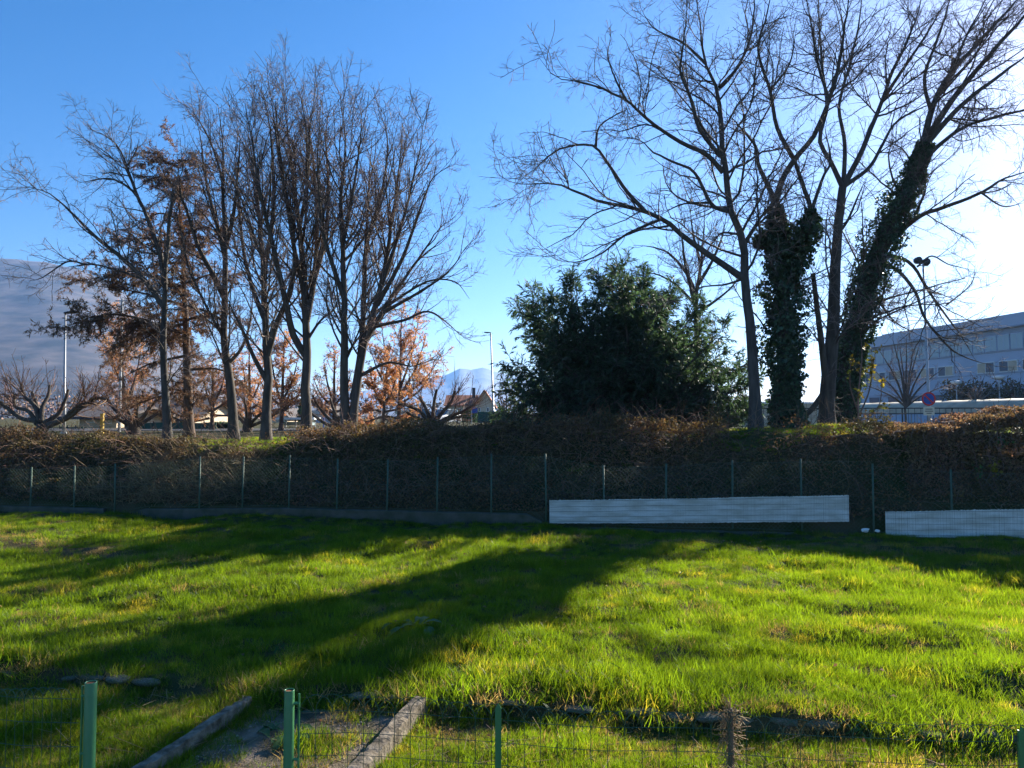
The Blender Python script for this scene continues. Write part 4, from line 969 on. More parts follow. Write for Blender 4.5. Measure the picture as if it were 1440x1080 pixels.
garden_fence('green arched wire garden fence running right from the hinge post', FA, FB, 0.93, 0.085, 0.115, thin=[(s_of(701), 0.935), (s_of(1423), 0.925)])
LA = np.array([cA[0] - 0.05, cA[1]]); garden_fence('green arched wire garden fence ending at the left gate post', LA + np.array([-1.9, 0.25]), LA, 1.01, 0.052, 0.12)
# old wooden stake tied to the mesh, wrapped in a dead creeper
ps = FA + tF * s_of(1024); stk = empty('wooden_stake', (ps[0], ps[1], -0.16), 'old wooden stake wrapped in a dead creeper behind the wire fence', 'stake')
zt = at(1024, 1000, ps[1])[2]
MB().tube([(ps[0] + 0.02, ps[1] + 0.035, -0.3), (ps[0] + 0.005, ps[1] + 0.04, 0.4), (ps[0], ps[1] + 0.035, zt - 0.02), (ps[0], ps[1] + 0.035, zt)], [0.018, 0.017, 0.015, 0.010], 8).build('stake', M['wood'], stk)
g_ = np.random.default_rng(4); P = []
for i in range(170):
    a = g_.uniform(0, 6.28); z0 = zt - 0.28 * g_.random() ** 2 ; p = np.array([ps[0], ps[1] + 0.035, z0 - 0.02]); d_ = np.array([math.cos(a), math.sin(a) * 0.6, g_.normal(0.2, 0.5)]); row = [p]
    for k in range(4): d_ = unit(d_ + g_.normal(size=3) * 0.7 + np.array([0, 0, -0.15])); row.append(row[-1] + d_ * g_.uniform(0.014, 0.036))
    P.append(row)
P = np.array(P); child('creeper', tube_mesh('creeper', [(P, np.full(P.shape[:2], 0.0019), 3)]), M['straw'], stk)

# ------------------------------------------------------------------ chain-link fence on its low wall
def wall_top(x): return np.interp(x, [-17, -10.05, -10.0, -9.1, -9.0, -5.2, 0.6, 0.7, 20], [0.16, 0.16, 0.12, 0.10, 0.17, 0.27, 0.27, 0.02, 0.0])
PX_POSTS = [(-70, 655), (-12, 655), (47, 657), (108, 655), (165, 652), (283, 642), (343, 642), (408, 640), (475, 645), (545, 646), (615, 643), (691, 638), (768, 638), (849, 654), (935, 652), (1028, 647), (1125, 645), (1225, 652), (1335, 660), (1450, 664), (1570, 664)]
def hit(px): u = (px - 720) / FPX; x = 16.7 * u / (1 + 0.186 * u); return x, fence_y(x)
SEGS = [(-70, 408, 'left', 'stretch of green chain-link fence over the dark low wall at the left'), (408, 768, 'mid', 'tallest stretch of green chain-link fence in the deep shade of the bank'), (768, 1225, 'right', 'green chain-link fence standing behind the long white screen'), (1225, 1570, 'end', 'lower chain-link fence in front of the clipped hedge at the right')]
for (a, b, _, label) in SEGS:
    xa, ya = hit(a); xb, yb = hit(b); xm = (xa + xb) / 2
    root = empty('chain_link_fence', (xm, fence_y(xm), float(wall_top(xm))), label, 'fence', 'stretches of chain-link fence')
    tops = []
    for (px, py) in PX_POSTS:
        if a <= px < b or (b == 1570 and px == b):
            xx, yy = hit(px); zt = at(px, py, yy)[2]; tops.append((xx, zt)); lx = 0.02 * math.sin(px)
            MB().tube([(xx + lx * 0.2, yy, -0.25), (xx - lx, yy + 0.01, zt)], 0.021, 8).build('post', M['link_post'], root, True)
    tops.append((xb, tops[-1][1])); tx = [q[0] for q in tops]; tz = [q[1] - 0.03 for q in tops]
    zb = lambda x: float(wall_top(x)) + 0.03
    sp = 0.088; slope = 1.0; Pw = []; 
    xx = xa - 2.0
    while xx < xb + 2.0:
        for sgn in (1, -1):
            s = np.linspace(-2, 2, 81); X = xx + s; zc = 0.8 + sgn * s * slope
            ok = (X > xa) & (X < xb) & (zc < np.interp(X, tx, tz)) & (zc > np.array([zb(v) for v in X]))
            if ok.sum() >= 2:
                X2, Z2 = X[ok], zc[ok]; sag = 0.012 * np.sin(X2 * 5)
                Pw.append([(X2[0], fence_y(X2[0]) - 0.024 + 0.004 * sgn, Z2[0]), (X2[-1], fence_y(X2[-1]) - 0.024 + 0.004 * sgn, Z2[-1])])
        xx += sp
    Pw = np.array(Pw); o = child('chain_link', tube_mesh('chain_link', [(Pw, np.full(Pw.shape[:2], 0.0019), 3)]), M['link_wire'], root); tag(o, kind='stuff')
    for f in (0.02, 0.5, 0.98):
        xs_ = np.linspace(xa, xb, 24); MB().tube([(v, fence_y(v) - 0.032, zb(v) + f * (np.interp(v, tx, tz) - zb(v)) - 0.01 * math.sin(v * 2.4)) for v in xs_], 0.0022, 4, False).build('line_wire', M['link_wire'], root)
# low concrete wall under the fence, in lengths
for (x0, x1, label) in [(-17.0, -10.05, 'short mossy low concrete wall at the far left under the fence'), (-9.3, 0.66, 'long dark low concrete wall under the middle fence'), (0.70, 17, 'sunken concrete footing below the white screens')]:
    n = 30; V = []; 
    for j in range(n + 1):
        x = x0 + (x1 - x0) * j / n; yy = fence_y(x); zt = float(wall_top(x)) + 0.004 * math.sin(j * 2.3)
        for (dy_, z) in ((-0.085, -0.35), (-0.085, zt - 0.012), (-0.07, zt), (0.10, zt), (0.10, -0.35)): V.append((x, yy + dy_, z))
    F = [(j*5+k, j*5+k+1, (j+1)*5+k+1, (j+1)*5+k) for j in range(n) for k in range(4)] + [(0, 1, 2, 3, 4), tuple(n*5 + k for k in (4, 3, 2, 1, 0))]
    tag(MB().add(V, F).build('low_wall', M['conc_dark']), label, 'wall', 'low walls carrying the fence')
# white slatted screens fixed to the fence foot
def screen(label, pxa, pya0, pya1, pxb, pyb0, pyb1, seed):
    g = np.random.default_rng(seed); xa, _ = hit(pxa); xb, _ = hit(pxb); off = -0.105
    za0, za1 = at(pxa, pya0, hit(pxa)[1])[2], at(pxa, pya1, hit(pxa)[1])[2]; zb0, zb1 = at(pxb, pyb0, hit(pxb)[1])[2], at(pxb, pyb1, hit(pxb)[1])[2]
    root = empty('white_screen', ((xa + xb) / 2, fence_y((xa + xb) / 2) + off, (za1 + zb1) / 2), label, 'screen', 'white slatted screens on the fence foot')
    wv = lambda x: 0.007 * math.sin(x * 2.6 + seed) + 0.005 * math.sin(x * 6.1)
    s = 0.021; n = int((xb - xa) / s); V, F = [], []
    for i in range(n):
        x = xa + i * s; f = i / n; zt = za0 + (zb0 - za0) * f + g.normal(0, 0.004) + 0.006 * math.sin(x * 1.1 + seed) + 0.004 * math.sin(x * 2.9); zl = za1 + (zb1 - za1) * f + g.normal(0, 0.004) + 0.006 * math.sin(x * 0.9 + 2); yy = fence_y(x) + off + wv(x) + g.normal(0, 0.0015)
        b = len(V); h = s * 0.93
        for z in (zl, zt): V += [(x, yy, z), (x + h * 0.5, yy - 0.005, z), (x + h, yy - 0.186 * h, z)]
        F += [(b, b+1, b+4, b+3), (b+1, b+2, b+5, b+4)]
    o = MB().add(V, F).build('slats', M['pvc'], root); tag(o, kind='stuff')
    for f in (0.06, 0.29, 0.5, 0.72, 0.93):
        pts = []
        for x in np.linspace(xa, xb, 70):
            k = (x - xa) / (xb - xa); zt = za0 + (zb0 - za0) * k; zl = za1 + (zb1 - za1) * k; pts.append((x, fence_y(x) + off + wv(x) - 0.009, zt + (zl - zt) * f + 0.006 * math.sin(x * 3.7 + f * 9)))
        MB().tube(pts, 0.0035, 4, False).build('binding_wire', M['wire_grey'], root)
screen('longer white slatted screen seen whole along the foot of the fence', 772, 703, 735, 1189, 696, 733, 1)
screen('lower white slatted screen cut off by the photo edge, below the hedge', 1238, 718, 754, 1620, 712, 757, 2)
# pale scraps of litter on the footing
for (px, py, s, label) in [(1216, 741, 0.055, 'crumpled white scrap lying beside the gap between the two white screens'), (1233, 737, 0.035, 'small white scrap at the end of the lower white screen')]:
    xx, yy = hit(px); c = at(px, py, yy - 0.2); g = np.random.default_rng(px); bm = bmesh.new(); bmesh.ops.create_icosphere(bm, subdivisions=2, radius=s)
    for v in bm.verts: v.co = Vector((v.co.x * 1.5, v.co.y, v.co.z * 0.8)) * (1 + g.normal(0, 0.18)); v.co += Vector((c[0], c[1], float(ground_z(c[0], c[1])) + 0.10 + s * 0.5))
    me = bpy.data.meshes.new('litter'); bm.to_mesh(me); bm.free(); tag(link('litter', me, M['white_paint']), label, 'litter', 'scraps of litter')

# ------------------------------------------------------------------ street beyond the bank
GZ0 = 1.75
def lamp_post(label, px, ptop, Y, head, r=0.055, lean=0.0, hl=0.55):
    top = at(px, ptop, Y); b = (top[0] + lean, Y, GZ0); root = empty('street_lamp', b, label, 'street lamp', 'street lamps')
    MB().tube([(b[0], Y, GZ0 - 0.05), (b[0], Y, GZ0 + 1.2), (b[0] - lean * 0.2, Y, GZ0 + 1.25), (top[0], Y, top[2])], [r * 1.25, r * 1.25, r, r * 0.6], 10).build('pole', M['galv'], root, True)
    MB().tube([(b[0], Y, GZ0 - 0.02), (b[0], Y, GZ0 + 0.06)], r * 2.2, 10).build('base', M['galv'], root)
    for s in head:
        n = 7; pr = [(0.0, 0.05), (0.12, 0.075), (0.5, 0.10), (0.85, 0.085), (1.0, 0.04)]; V = []; F = []; K = 8
        for (t, wv) in pr:
            for k in range(K):
                a = 6.2832 * k / K; V.append((top[0] + s * hl * (t - 0.08), Y + wv * 1.4 * math.cos(a), top[2] + 0.04 * t + wv * 0.6 * math.sin(a)))
        F = [(j*K+k, j*K+(k+1) % K, (j+1)*K+(k+1) % K, (j+1)*K+k) for j in range(4) for k in range(K)] + [tuple(range(K)), tuple(4*K + k for k in range(K-1, -1, -1))]
        MB().add(V, F).build('lamp_head', M['dark_metal'], root, True)
    return root, top
lamp_post('silver street lamp with flat head rising before the mountain at the left', 92, 440, 31, (1,), 0.055, 0.06)
lamp_post('slender street lamp against the open sky beside the dark yew', 690, 468, 62, (-1,), 0.085, 0.28, 0.62)
r_, tp = lamp_post('tall lamp mast with two round floodlights among the drooping right branches', 1298, 368, 40, (), 0.075, 0.15)
for dx in (-0.27, 0.17):
    c = (tp[0] + dx, 40, tp[2] - 0.02 + 0.08 * (dx < 0)); MB().tube([(c[0], c[1] - 0.14, c[2]), (c[0], c[1] - 0.1, c[2]), (c[0], c[1] + 0.16, c[2] + 0.02), (c[0], c[1] + 0.24, c[2] + 0.02)], [0.13, 0.20, 0.18, 0.08], 12).build('floodlight', M['dark_metal'], r_, True)
MB().tube([(tp[0] - 0.34, 40, tp[2] - 0.22), (tp[0] + 0.28, 40, tp[2] - 0.22)], 0.03, 8).build('crossbar', M['galv'], r_)
def small_lamp(label, px, py, Y):
    top = at(px, py, Y); root = empty('park_lamp', (top[0], Y, GZ0), label, 'lamp', 'short lamps by the factory')
    MB().tube([(top[0], Y, GZ0 - 0.05), (top[0], Y, top[2])], 0.05, 8).build('pole', M['galv'], root)
    MB().tube([(top[0], Y, top[2]), (top[0], Y, top[2] + 0.10), (top[0], Y, top[2] + 0.32), (top[0], Y, top[2] + 0.36)], [0.16, 0.42, 0.48, 0.05], 12).build('lamp_shade', M['white_paint'], root, True)
small_lamp('short lamp with pale shade in front of the lower factory windows', 1345, 541, 66); small_lamp('short lamp with pale shade near the right edge by the factory', 1405, 534, 63)
pt_ = at(172, 420, 34); root = empty('utility_pole', (pt_[0], 34, GZ0), 'thin grey pole half hidden behind the larch sprays', 'pole'); MB().tube([(pt_[0], 34, GZ0 - 0.05), (pt_[0], 34, pt_[2])], [0.07, 0.05], 8).build('pole', M['galv'], root); MB().tube([(pt_[0] - 0.3, 34, pt_[2] - 0.1), (pt_[0] + 0.3, 34, pt_[2] - 0.1)], 0.03, 6).build('crossarm', M['galv'], root)
pt_ = at(144, 583, 29); root = empty('marker_post', (pt_[0], 29, GZ0), 'yellow wooden post standing before the beige hut', 'post'); MB().box(pt_[0] - 0.055, pt_[0] + 0.055, 28.95, 29.05, GZ0 - 0.1, pt_[2]).build('post', M['yellow'], root); MB().box(pt_[0] - 0.065, pt_[0] + 0.065, 28.94, 29.06, pt_[2], pt_[2] + 0.04).build('cap', M['yellow'], root)

# no-parking sign
c = at(1306, 561, 25.5); root = empty('road_sign', (c[0], 25.5, GZ0), 'round blue no-parking sign with red rim and bar above the hedge', 'sign')
def disc(cx, cy, cz, r0, r1, n=32):
    V = [(cx + r * math.cos(6.2832*k/n), cy, cz + r * math.sin(6.2832*k/n)) for r in (r0, r1) for k in range(n)]
    return MB().add(V, [(k, (k+1) % n, n+(k+1) % n, n+k) for k in range(n)])
gzs = float(ground_z(c[0], 25.5))
MB().tube([(c[0], 25.54, gzs - 0.1), (c[0], 25.54, c[2] + 0.2)], 0.03, 8).build('pole', M['galv'], root)
MB().tube([(c[0], 25.50, c[2]), (c[0], 25.513, c[2])], 0.242, 32).build('plate', M['sign_blue'], root)
disc(c[0], 25.497, c[2], 0.185, 0.240).build('rim', M['sign_red'], root)
b_ = MB().box(-0.19, 0.19, -0.002, 0.0, -0.026, 0.026).xform(Matrix.Translation((c[0], 25.496, c[2])) @ Matrix.Rotation(R(45), 4, 'Y')); b_.build('bar', M['sign_red'], root)
MB().box(c[0] - 0.19, c[0] + 0.19, 25.50, 25.512, c[2] - 0.56, c[2] - 0.27).build('supplementary_plate', M['sign_cream'], root)
for k, hw in enumerate((0.12, 0.14, 0.09)):
    MB().box(c[0] - hw, c[0] + hw, 25.4985, 25.4995, c[2] - 0.36 - 0.07 * k, c[2] - 0.335 - 0.07 * k).build('text_line', M['dark_metal'], root)

# ------------------------------------------------------------------ factory
def fx(y): return 51.4 - 0.145 * (y - 75)
fd = np.array([-0.1435, 0.9897]); fn_ = np.array([0.9897, 0.1435])
F0 = np.array([fx(30.0), 30.0])
def fpt(s, o, z): p = F0 + fd * s + fn_ * o; return (p[0], p[1], z)
froot = empty('factory_building', fpt(40, 15, GZ0), 'long pale blue-grey factory with window bands behind the right trees', 'building')
def fbox(s0, s1, o0, o1, z0, z1):
    V = [fpt(s, o, z) for z in (z0, z1) for (s, o) in ((s0, o0), (s1, o0), (s1, o1), (s0, o1))]
    return MB().add(V, [(0,3,2,1),(4,5,6,7),(0,1,5,4),(1,2,6,5),(2,3,7,6),(3,0,4,7)])
FL = 80.0
fbox(0, FL, 0, 34, GZ0 - 0.3, 11.6).build('wall', M['clad'], froot)
fbox(-0.4, FL + 0.4, -0.5, 34.5, 11.6, 12.95).build('roof', M['clad'], froot)
fbox(-0.4, 61, -0.6, -0.5, 11.62, 11.75).build('gutter', M['clad_dark'], froot)
fbox(62.5, 72, 3, 20, 12.95, 13.7).build('roof_plant', M['clad_dark'], froot)
fbox(0, FL, -0.06, -0.002, 11.05, 11.598).build('dark_band', M['clad_dark'], froot)  # strip of darker cladding between the roof and the upper windows
for k in range(46):
    s0 = 1 + k * 1.7; fr = fbox(s0, s0 + 1.58, -0.12, -0.004, 9.35, 11.0).build('window', M['clad'], froot)
    for j in range(2): fbox(s0 + 0.06 + j * 0.76, s0 + 0.76 + j * 0.76, -0.135, -0.121, 9.42, 10.93).build('pane', M['glass_pale'], fr)
for k in range(26):
    s0 = 1 + k * 3.0
    if 22 < s0 < 60 and k % 7 in (3,): continue
    fr = fbox(s0, s0 + 2.4, -0.10, -0.004, 7.1, 8.3).build('window', M['window_white'], froot)
    for j in range(2): fbox(s0 + 0.08 + j * 1.16, s0 + 1.16 + j * 1.16, -0.115, -0.101, 7.2, 8.2).build('pane', M['glass'] if (k * 2 + j) % 3 else M['cream'], fr)
for z in (9.2, 6.95, 5.2, 3.4): fbox(0, FL, -0.05, -0.003, z, z + 0.07).build('cladding_joint', M['clad_dark'], froot)
for k in range(20):
    s0 = 2 + k * 3.9; fr = fbox(s0, s0 + 2.2, -0.10, -0.004, 4.0, 5.1).build('window', M['clad_dark'], froot); fbox(s0 + 0.1, s0 + 2.1, -0.115, -0.101, 4.1, 5.0).build('pane', M['glass'], fr)

# barrel canopy in front of the factory
def cpt(s, o, z): p = np.array([37.7 + 0.1435 * 30, 55 - 0.9897 * 30]) + fd * s + fn_ * o; return (p[0], p[1], z)
croot = empty('shelter_canopy', cpt(35, 0, GZ0), 'long barrel-vaulted pale canopy sunlit along its top behind the hedge', 'shelter')
n = 10; V = []; F = []; S_ = np.linspace(0, 62, 63)
for j, s in enumerate(S_):
    rr_ = 1.1 + (0.025 if j % 2 else 0)
    for k in range(n + 1):
        a = math.pi * k / n; V.append(cpt(s, -rr_ * 1.1 * math.cos(a), 2.75 + rr_ * 0.95 * math.sin(a)))
F = [(j*(n+1)+k, j*(n+1)+k+1, (j+1)*(n+1)+k+1, (j+1)*(n+1)+k) for j in range(62) for k in range(n)]
MB().add(V, F).build('vault', M['canvas'], croot, True)
for o in (-1.21, 1.21): MB().tube([cpt(0, o, 2.74), cpt(62, o, 2.74)], 0.05, 6).build('rail', M['dark_metal'], croot)
for s in range(0, 63, 4):
    for o in (-1.2, 1.2): MB().tube([cpt(s, o, GZ0 - 0.05), cpt(s, o, 2.74)], 0.045, 6).build('post', M['galv'], croot)
# street railing
rroot = empty('street_railing', (22, 31, GZ0), 'dark metal street railing glimpsed between trunks and hedge', 'railing')
def rl(x): return 33.0 - 0.15 * (x - 14)
for z in (GZ0 + 0.15, GZ0 + 1.05): MB().tube([(9, rl(9), z), (34, rl(34), z)], 0.025, 6).build('rail', M['dark_metal'], rroot)
for k in range(0, 101):
    x = 9 + k * 0.25; MB().tube([(x, rl(x), GZ0 - 0.02), (x, rl(x), GZ0 + 1.05)], 0.03 if k % 8 == 0 else 0.010, 6).build('baluster', M['dark_metal'], rroot)
# pale wall panel between trunks
c = at(1092, 572, 52); root = empty('site_wall', (c[0], 52, GZ0), 'pale low wall with coping seen between the ivy trunk and its neighbour', 'wall')
MB().box(c[0] - 2.4, c[0] + 3.4, 52, 52.2, GZ0 - 0.1, c[2] + 0.2).build('panel', M['cream'], root); MB().box(c[0] - 2.5, c[0] + 3.5, 51.95, 52.25, c[2] + 0.2, c[2] + 0.32).build('coping', M['window_white'], root)
for k in range(6): MB().box(c[0] - 2.2 + k * 1.0, c[0] - 2.1 + k * 1.0, 51.96, 51.999, GZ0, c[2] + 0.2).build('pilaster', M['sign_cream'], root)

# bare and dark shrubs in front of the factory
def bare_shrub(label, Y, base, tips, seed, name='bare_shrub', w0=6):
    make_tree(name, label, 'shrub', 'bare shrubs by the factory', Y, [([base, ((base[0] + t[0]) / 2 + (base[0] - t[0]) * 0.12, (base[1] + t[1]) / 2), t], w0 * 0.6, 1.0) for t in tips],
        [dict(per_m=2.2, t0=0.15, ang=32, angv=10, lr=0.4, lmin=0.5, lmax=2.2, up=0.06, wig=0.1, K=6, rr=0.5, rmin=0.016, S=3), dict(per_m=4.0, t0=0.1, ang=35, angv=12, lr=0.5, lmin=0.3, lmax=1.0, up=0.03, wig=0.15, K=4, rr=0.7, rmin=0.011, S=3)],
        seed, bark='bark', twig='twig', depth=0.4, parts=('stem', 'crown'))
bare_shrub('broad bare shrub fanning out before the factory wall', 58, (1274, 572), [(1222, 515), (1235, 490), (1255, 475), (1275, 470), (1295, 478), (1315, 492), (1330, 515), (1215, 540), (1335, 540), (1265, 485), (1285, 490)], 71)
bare_shrub('low bare shrub right of the lamp under the factory windows', 60, (1372, 568), [(1340, 545), (1352, 535), (1368, 530), (1385, 528), (1402, 535), (1415, 545), (1378, 540)], 72)
bare_shrub('small bare shrub at the right photo edge below the factory', 61, (1430, 566), [(1405, 545), (1420, 535), (1436, 530), (1450, 538), (1462, 545)], 73)
bare_shrub('bare bush right of the slender street lamp', 48, (712, 600), [(700, 548), (712, 540), (724, 552), (690, 565), (735, 560), (706, 555)], 74)
def leafy_hedge(name, label, x0, x1, y, dpt, z1, m, n, seed, l=0.16):
    g = np.random.default_rng(seed); root = empty(name, ((x0 + x1) / 2, y, GZ0), label, 'hedge')
    C = np.stack([g.uniform(x0, x1, n), y + dpt * (g.random(n) - 0.5), GZ0 + (z1 - GZ0) * g.random(n) ** 0.7], 1); C[:, 2] += 0.15 * noise(C[:, 0], C[:, 1], 1.5, 3) * (C[:, 2] - GZ0)
    V, q = leaf_quads(C, g.normal(size=(n, 3)), g.normal(size=(n, 3)), g.uniform(l * 0.6, l * 1.3, n), g.uniform(l * 0.5, l * 0.9, n)); child('foliage', np_mesh('foliage', V, q), m, root)
    k = int((x1 - x0) / 0.8)
    for i in range(k): xx = x0 + (i + 0.5) * (x1 - x0) / k; MB().tube([(xx, y, GZ0 - 0.05), (xx + 0.1, y, GZ0 + (z1 - GZ0) * 0.6)], [0.05, 0.02], 5).build('stem', M['bark'], root)

# ------------------------------------------------------------------ houses, cars, shelter
def gable_house(name, label, px0, px1, py_eave, py_ridge, Y, depth, wallm, roofm, ridge_along_x=False, windows=(), chimney=None, over=0.4, group=None):
    a = at(px0, py_eave, Y); b = at(px1, py_eave, Y); rz = at((px0 + px1) / 2, py_ridge, Y)[2]; x0, x1, ez = a[0], b[0], a[2]; xm = (x0 + x1) / 2
    root = empty(name, (xm, Y + depth / 2, GZ0), label, 'house', group); z0 = GZ0 - 0.2
    if not ridge_along_x:
        V = [(x0, Y, z0), (x1, Y, z0), (x1, Y, ez), (xm, Y, rz - 0.1), (x0, Y, ez)]; V += [(p[0], Y + depth, p[2]) for p in V]
        MB().add(V, [(0, 1, 2, 3, 4), (9, 8, 7, 6, 5), (0, 4, 9, 5), (1, 6, 7, 2), (4, 3, 8, 9), (3, 2, 7, 8)]).build('wall', wallm, root)
        sl = (rz - ez) / (xm - x0); m_ = MB()
        for s, xe in ((-1, x0 - over), (1, x1 + over)):
            ze = ez - over * sl; V = [(xm, Y - over, rz), (xe, Y - over, ze), (xe, Y + depth + over, ze), (xm, Y + depth + over, rz)]; V += [(p[0], p[1], p[2] + 0.16) for p in V]
            m_.add(V, [(0, 1, 2, 3), (7, 6, 5, 4), (0, 4, 5, 1), (1, 5, 6, 2), (2, 6, 7, 3), (3, 7, 4, 0)])
    else:
        ym = Y + depth / 2; V = [(x0, Y, z0), (x0, Y + depth, z0), (x0, Y + depth, ez), (x0, ym, rz - 0.1), (x0, Y, ez)]; V += [(x1, p[1], p[2]) for p in V]
        MB().add(V, [(0, 1, 2, 3, 4), (9, 8, 7, 6, 5), (0, 4, 9, 5), (1, 6, 7, 2), (4, 3, 8, 9), (3, 2, 7, 8)]).build('wall', wallm, root)
        sl = (rz - ez) / (depth / 2); m_ = MB()
        for s, ye in ((-1, Y - over), (1, Y + depth + over)):
            ze = ez - over * sl; V = [(x0 - over, ym, rz), (x1 + over, ym, rz), (x1 + over, ye, ze), (x0 - over, ye, ze)]; V += [(p[0], p[1], p[2] + 0.16) for p in V]
            m_.add(V, [(0, 1, 2, 3), (7, 6, 5, 4), (0, 4, 5, 1), (1, 5, 6, 2), (2, 6, 7, 3), (3, 7, 4, 0)])
    rf = m_.build('roof', roofm, root)
    if chimney: cx, h = chimney; X = at(cx, 500, Y)[0]; MB().box(X - 0.25, X + 0.25, Y + depth * 0.4, Y + depth * 0.4 + 0.5, ez, rz + h * 0.6).build('chimney', M['roof_dark'], rf)
    for (wa, wb, ya, yb) in windows:
        A = at(wa, yb, Y); B = at(wb, ya, Y)
        wf = MB().box(A[0], B[0], Y - 0.06, Y - 0.003, A[2], B[2]).build('window', M['window_white'], root); MB().box(A[0] + 0.08, B[0] - 0.08, Y - 0.075, Y - 0.062, A[2] + 0.08, B[2] - 0.08).build('pane', M['glass'], wf)
    return root
gable_house('house', 'cream house with red tiled gable roof behind the broad pollard', 668, 694, 568, 549, 112, 12, M['cream'], M['roof_red'], windows=[(672, 676, 573, 579), (684, 688, 573, 579)], chimney=(664, 1.0))
gable_house('house', 'cream wing with long red roof joined to the gabled house', 628, 667, 570, 556, 114, 8, M['cream'], M['roof_red'], True, windows=[(644, 648, 574, 581), (652, 656, 574, 581), (636, 640, 574, 581)])
gable_house('house', 'low beige hut with dark overhanging roof behind the yellow post', 112, 164, 586, 574, 47, 6, M['cream'], M['roof_dark'], True, windows=[(122, 134, 591, 595), (148, 158, 590, 596)], over=0.9)
gable_house('house', 'bungalow with broad dark tiled roof behind the green windbreak', 190, 272, 588, 562, 55, 9, M['cream'], M['roof_dark'], True, windows=[(196, 204, 591, 599), (250, 258, 591, 599)], over=0.6, chimney=(240, 0.6))
gable_house('house', 'small far house with pale gable left of the glass bus shelter', 383, 404, 585, 575, 95, 8, M['cream'], M['roof_dark'], windows=[(391, 396, 586, 590)])
gable_house('house', 'small dark-roofed house right of the tallest trunk', 444, 476, 586, 572, 90, 8, M['clad'], M['roof_dark'], windows=[(450, 455, 588, 592), (462, 467, 588, 592)])
gable_house('house', 'grey shed-like house glimpsed behind the bright orange tree', 548, 588, 588, 576, 85, 8, M['clad'], M['clad_dark'], True, windows=[(556, 562, 590, 595), (572, 578, 590, 595)])
# green windbreak fence panels
def panel_fence(name, label, pxa, pxb, pt, Y, m, n, zo=0.0):
    A = at(pxa, pt, Y); B = at(pxb, pt, Y); root = empty(name, ((A[0] + B[0]) / 2, Y, GZ0), label, 'fence')
    for i in range(n):
        xa = A[0] + (B[0] - A[0]) * i / n; xb = A[0] + (B[0] - A[0]) * (i + 1) / n; g = 0.03
        MB().box(xa + g, xb - g, Y - 0.02, Y + 0.02, GZ0 - 0.03, A[2] - 0.03 * (i % 2)).build('panel', m, root); MB().tube([(xa, Y, GZ0 - 0.1), (xa, Y, A[2] + 0.08)], 0.035, 6).build('post', M['dark_metal'], root)
panel_fence('windbreak_fence', 'dark green windbreak fence behind the larch trunk', 180, 305, 594, 42, M['green_sheet'], 7)
panel_fence('windbreak_fence', 'dark green fence beside the beige hut', 84, 118, 600, 43, M['green_sheet'], 3)
panel_fence('windbreak_fence', 'green garden gate and fence panels in front of the cream house', 672, 706, 579, 92, M['green_sheet'], 4)
cA_, cB_ = at(638, 577, 96), at(672, 577, 96); leafy_hedge('garden_hedge', 'bright green garden hedge in front of the cream house', cA_[0], cB_[0], 96, 1.2, cA_[2], M['hedge_green'], 4200, 5)
cA_, cB_ = at(1330, 545, 68), at(1470, 540, 68); leafy_hedge('shrub_border', 'dark shrub border along the foot of the factory wall', cA_[0], cB_[0], 68, 2.0, cA_[2] + 0.3, M['bramble'], 7000, 6, 0.22)
cA_, cB_ = at(300, 596, 44), at(330, 596, 44); leafy_hedge('garden_hedge', 'dark clipped bush at the end of the green windbreak', cA_[0], cB_[0], 44, 1.2, cA_[2], M['yew'], 3000, 7)
# distant wood
n = 9000; g = np.random.default_rng(3); px = g.uniform(-200, 1700, n); Yd = g.uniform(230, 330, n); X = (px - 720) / FPX * Yd; hh = (5 + 4 * (0.5 + 0.5 * noise(X, Yd, 40, 2))) * (0.6 + 0.4 * sstep(300, 700, px) * 0 + 0.4)
C = np.stack([X, Yd, GZ0 + hh * g.random(n) ** 0.8], 1); V, q = leaf_quads(C, g.normal(size=(n, 3)), g.normal(size=(n, 3)), g.uniform(0.8, 2.0, n), g.uniform(0.5, 1.2, n))
tag(link('distant_wood', np_mesh('distant_wood', V, q), M['twig_warm']), 'far-off brown wood along the foot of the mountains', 'wood', kind='stuff')
# cypress
make_tree('cypress_tree', 'small dark pointed conifer far behind the tallest trunk', 'tree', None, 80, [([(422, 600), (422, 585), (422, 566)], 3, 0.6)], [dict(per_m=22, t0=0.05, ang=35, angv=8, lr=0.3, lmin=0.3, lmax=0.9, taper=0.8, up=0.2, wig=0.08, K=4, rr=0.4, rmin=0.01, S=3)], 81, bark='bark', twig='bark', leaf=dict(mat='yew', on=[(0, dict(per_m=60, l=0.22, wd=0.09, spread=0.6))]))
# bus shelter
A = at(398, 590, 50); B = at(440, 590, 50); root = empty('bus_shelter', ((A[0] + B[0]) / 2, 50, GZ0), 'glass bus shelter with pale flat roof between the trunks', 'bus shelter')
MB().box(A[0] - 0.3, B[0] + 0.3, 49.2, 50.9, A[2], A[2] + 0.14).build('roof', M['window_white'], root)
for k in range(3):
    xa = A[0] + (B[0] - A[0]) * k / 3; xb = A[0] + (B[0] - A[0]) * (k + 1) / 3
    MB().box(xa + 0.05, xb - 0.05, 50.6, 50.62, GZ0 + 0.12, A[2] - 0.15).build('glass_pane', M['glass_pale'], root)
for k in range(4):
    xa = A[0] + (B[0] - A[0]) * k / 3; MB().box(xa - 0.04, xa + 0.04, 50.55, 50.63, GZ0 - 0.02, A[2]).build('post', M['galv'], root)
for xa in (A[0], B[0]): MB().box(xa - 0.012, xa + 0.012, 49.4, 50.5, GZ0 + 0.12, A[2] - 0.15).build('side_pane', M['glass_pale'], root)
MB().box(A[0] + 0.3, B[0] - 0.3, 50.2, 50.5, GZ0 + 0.42, GZ0 + 0.47).build('bench', M['wood'], root)
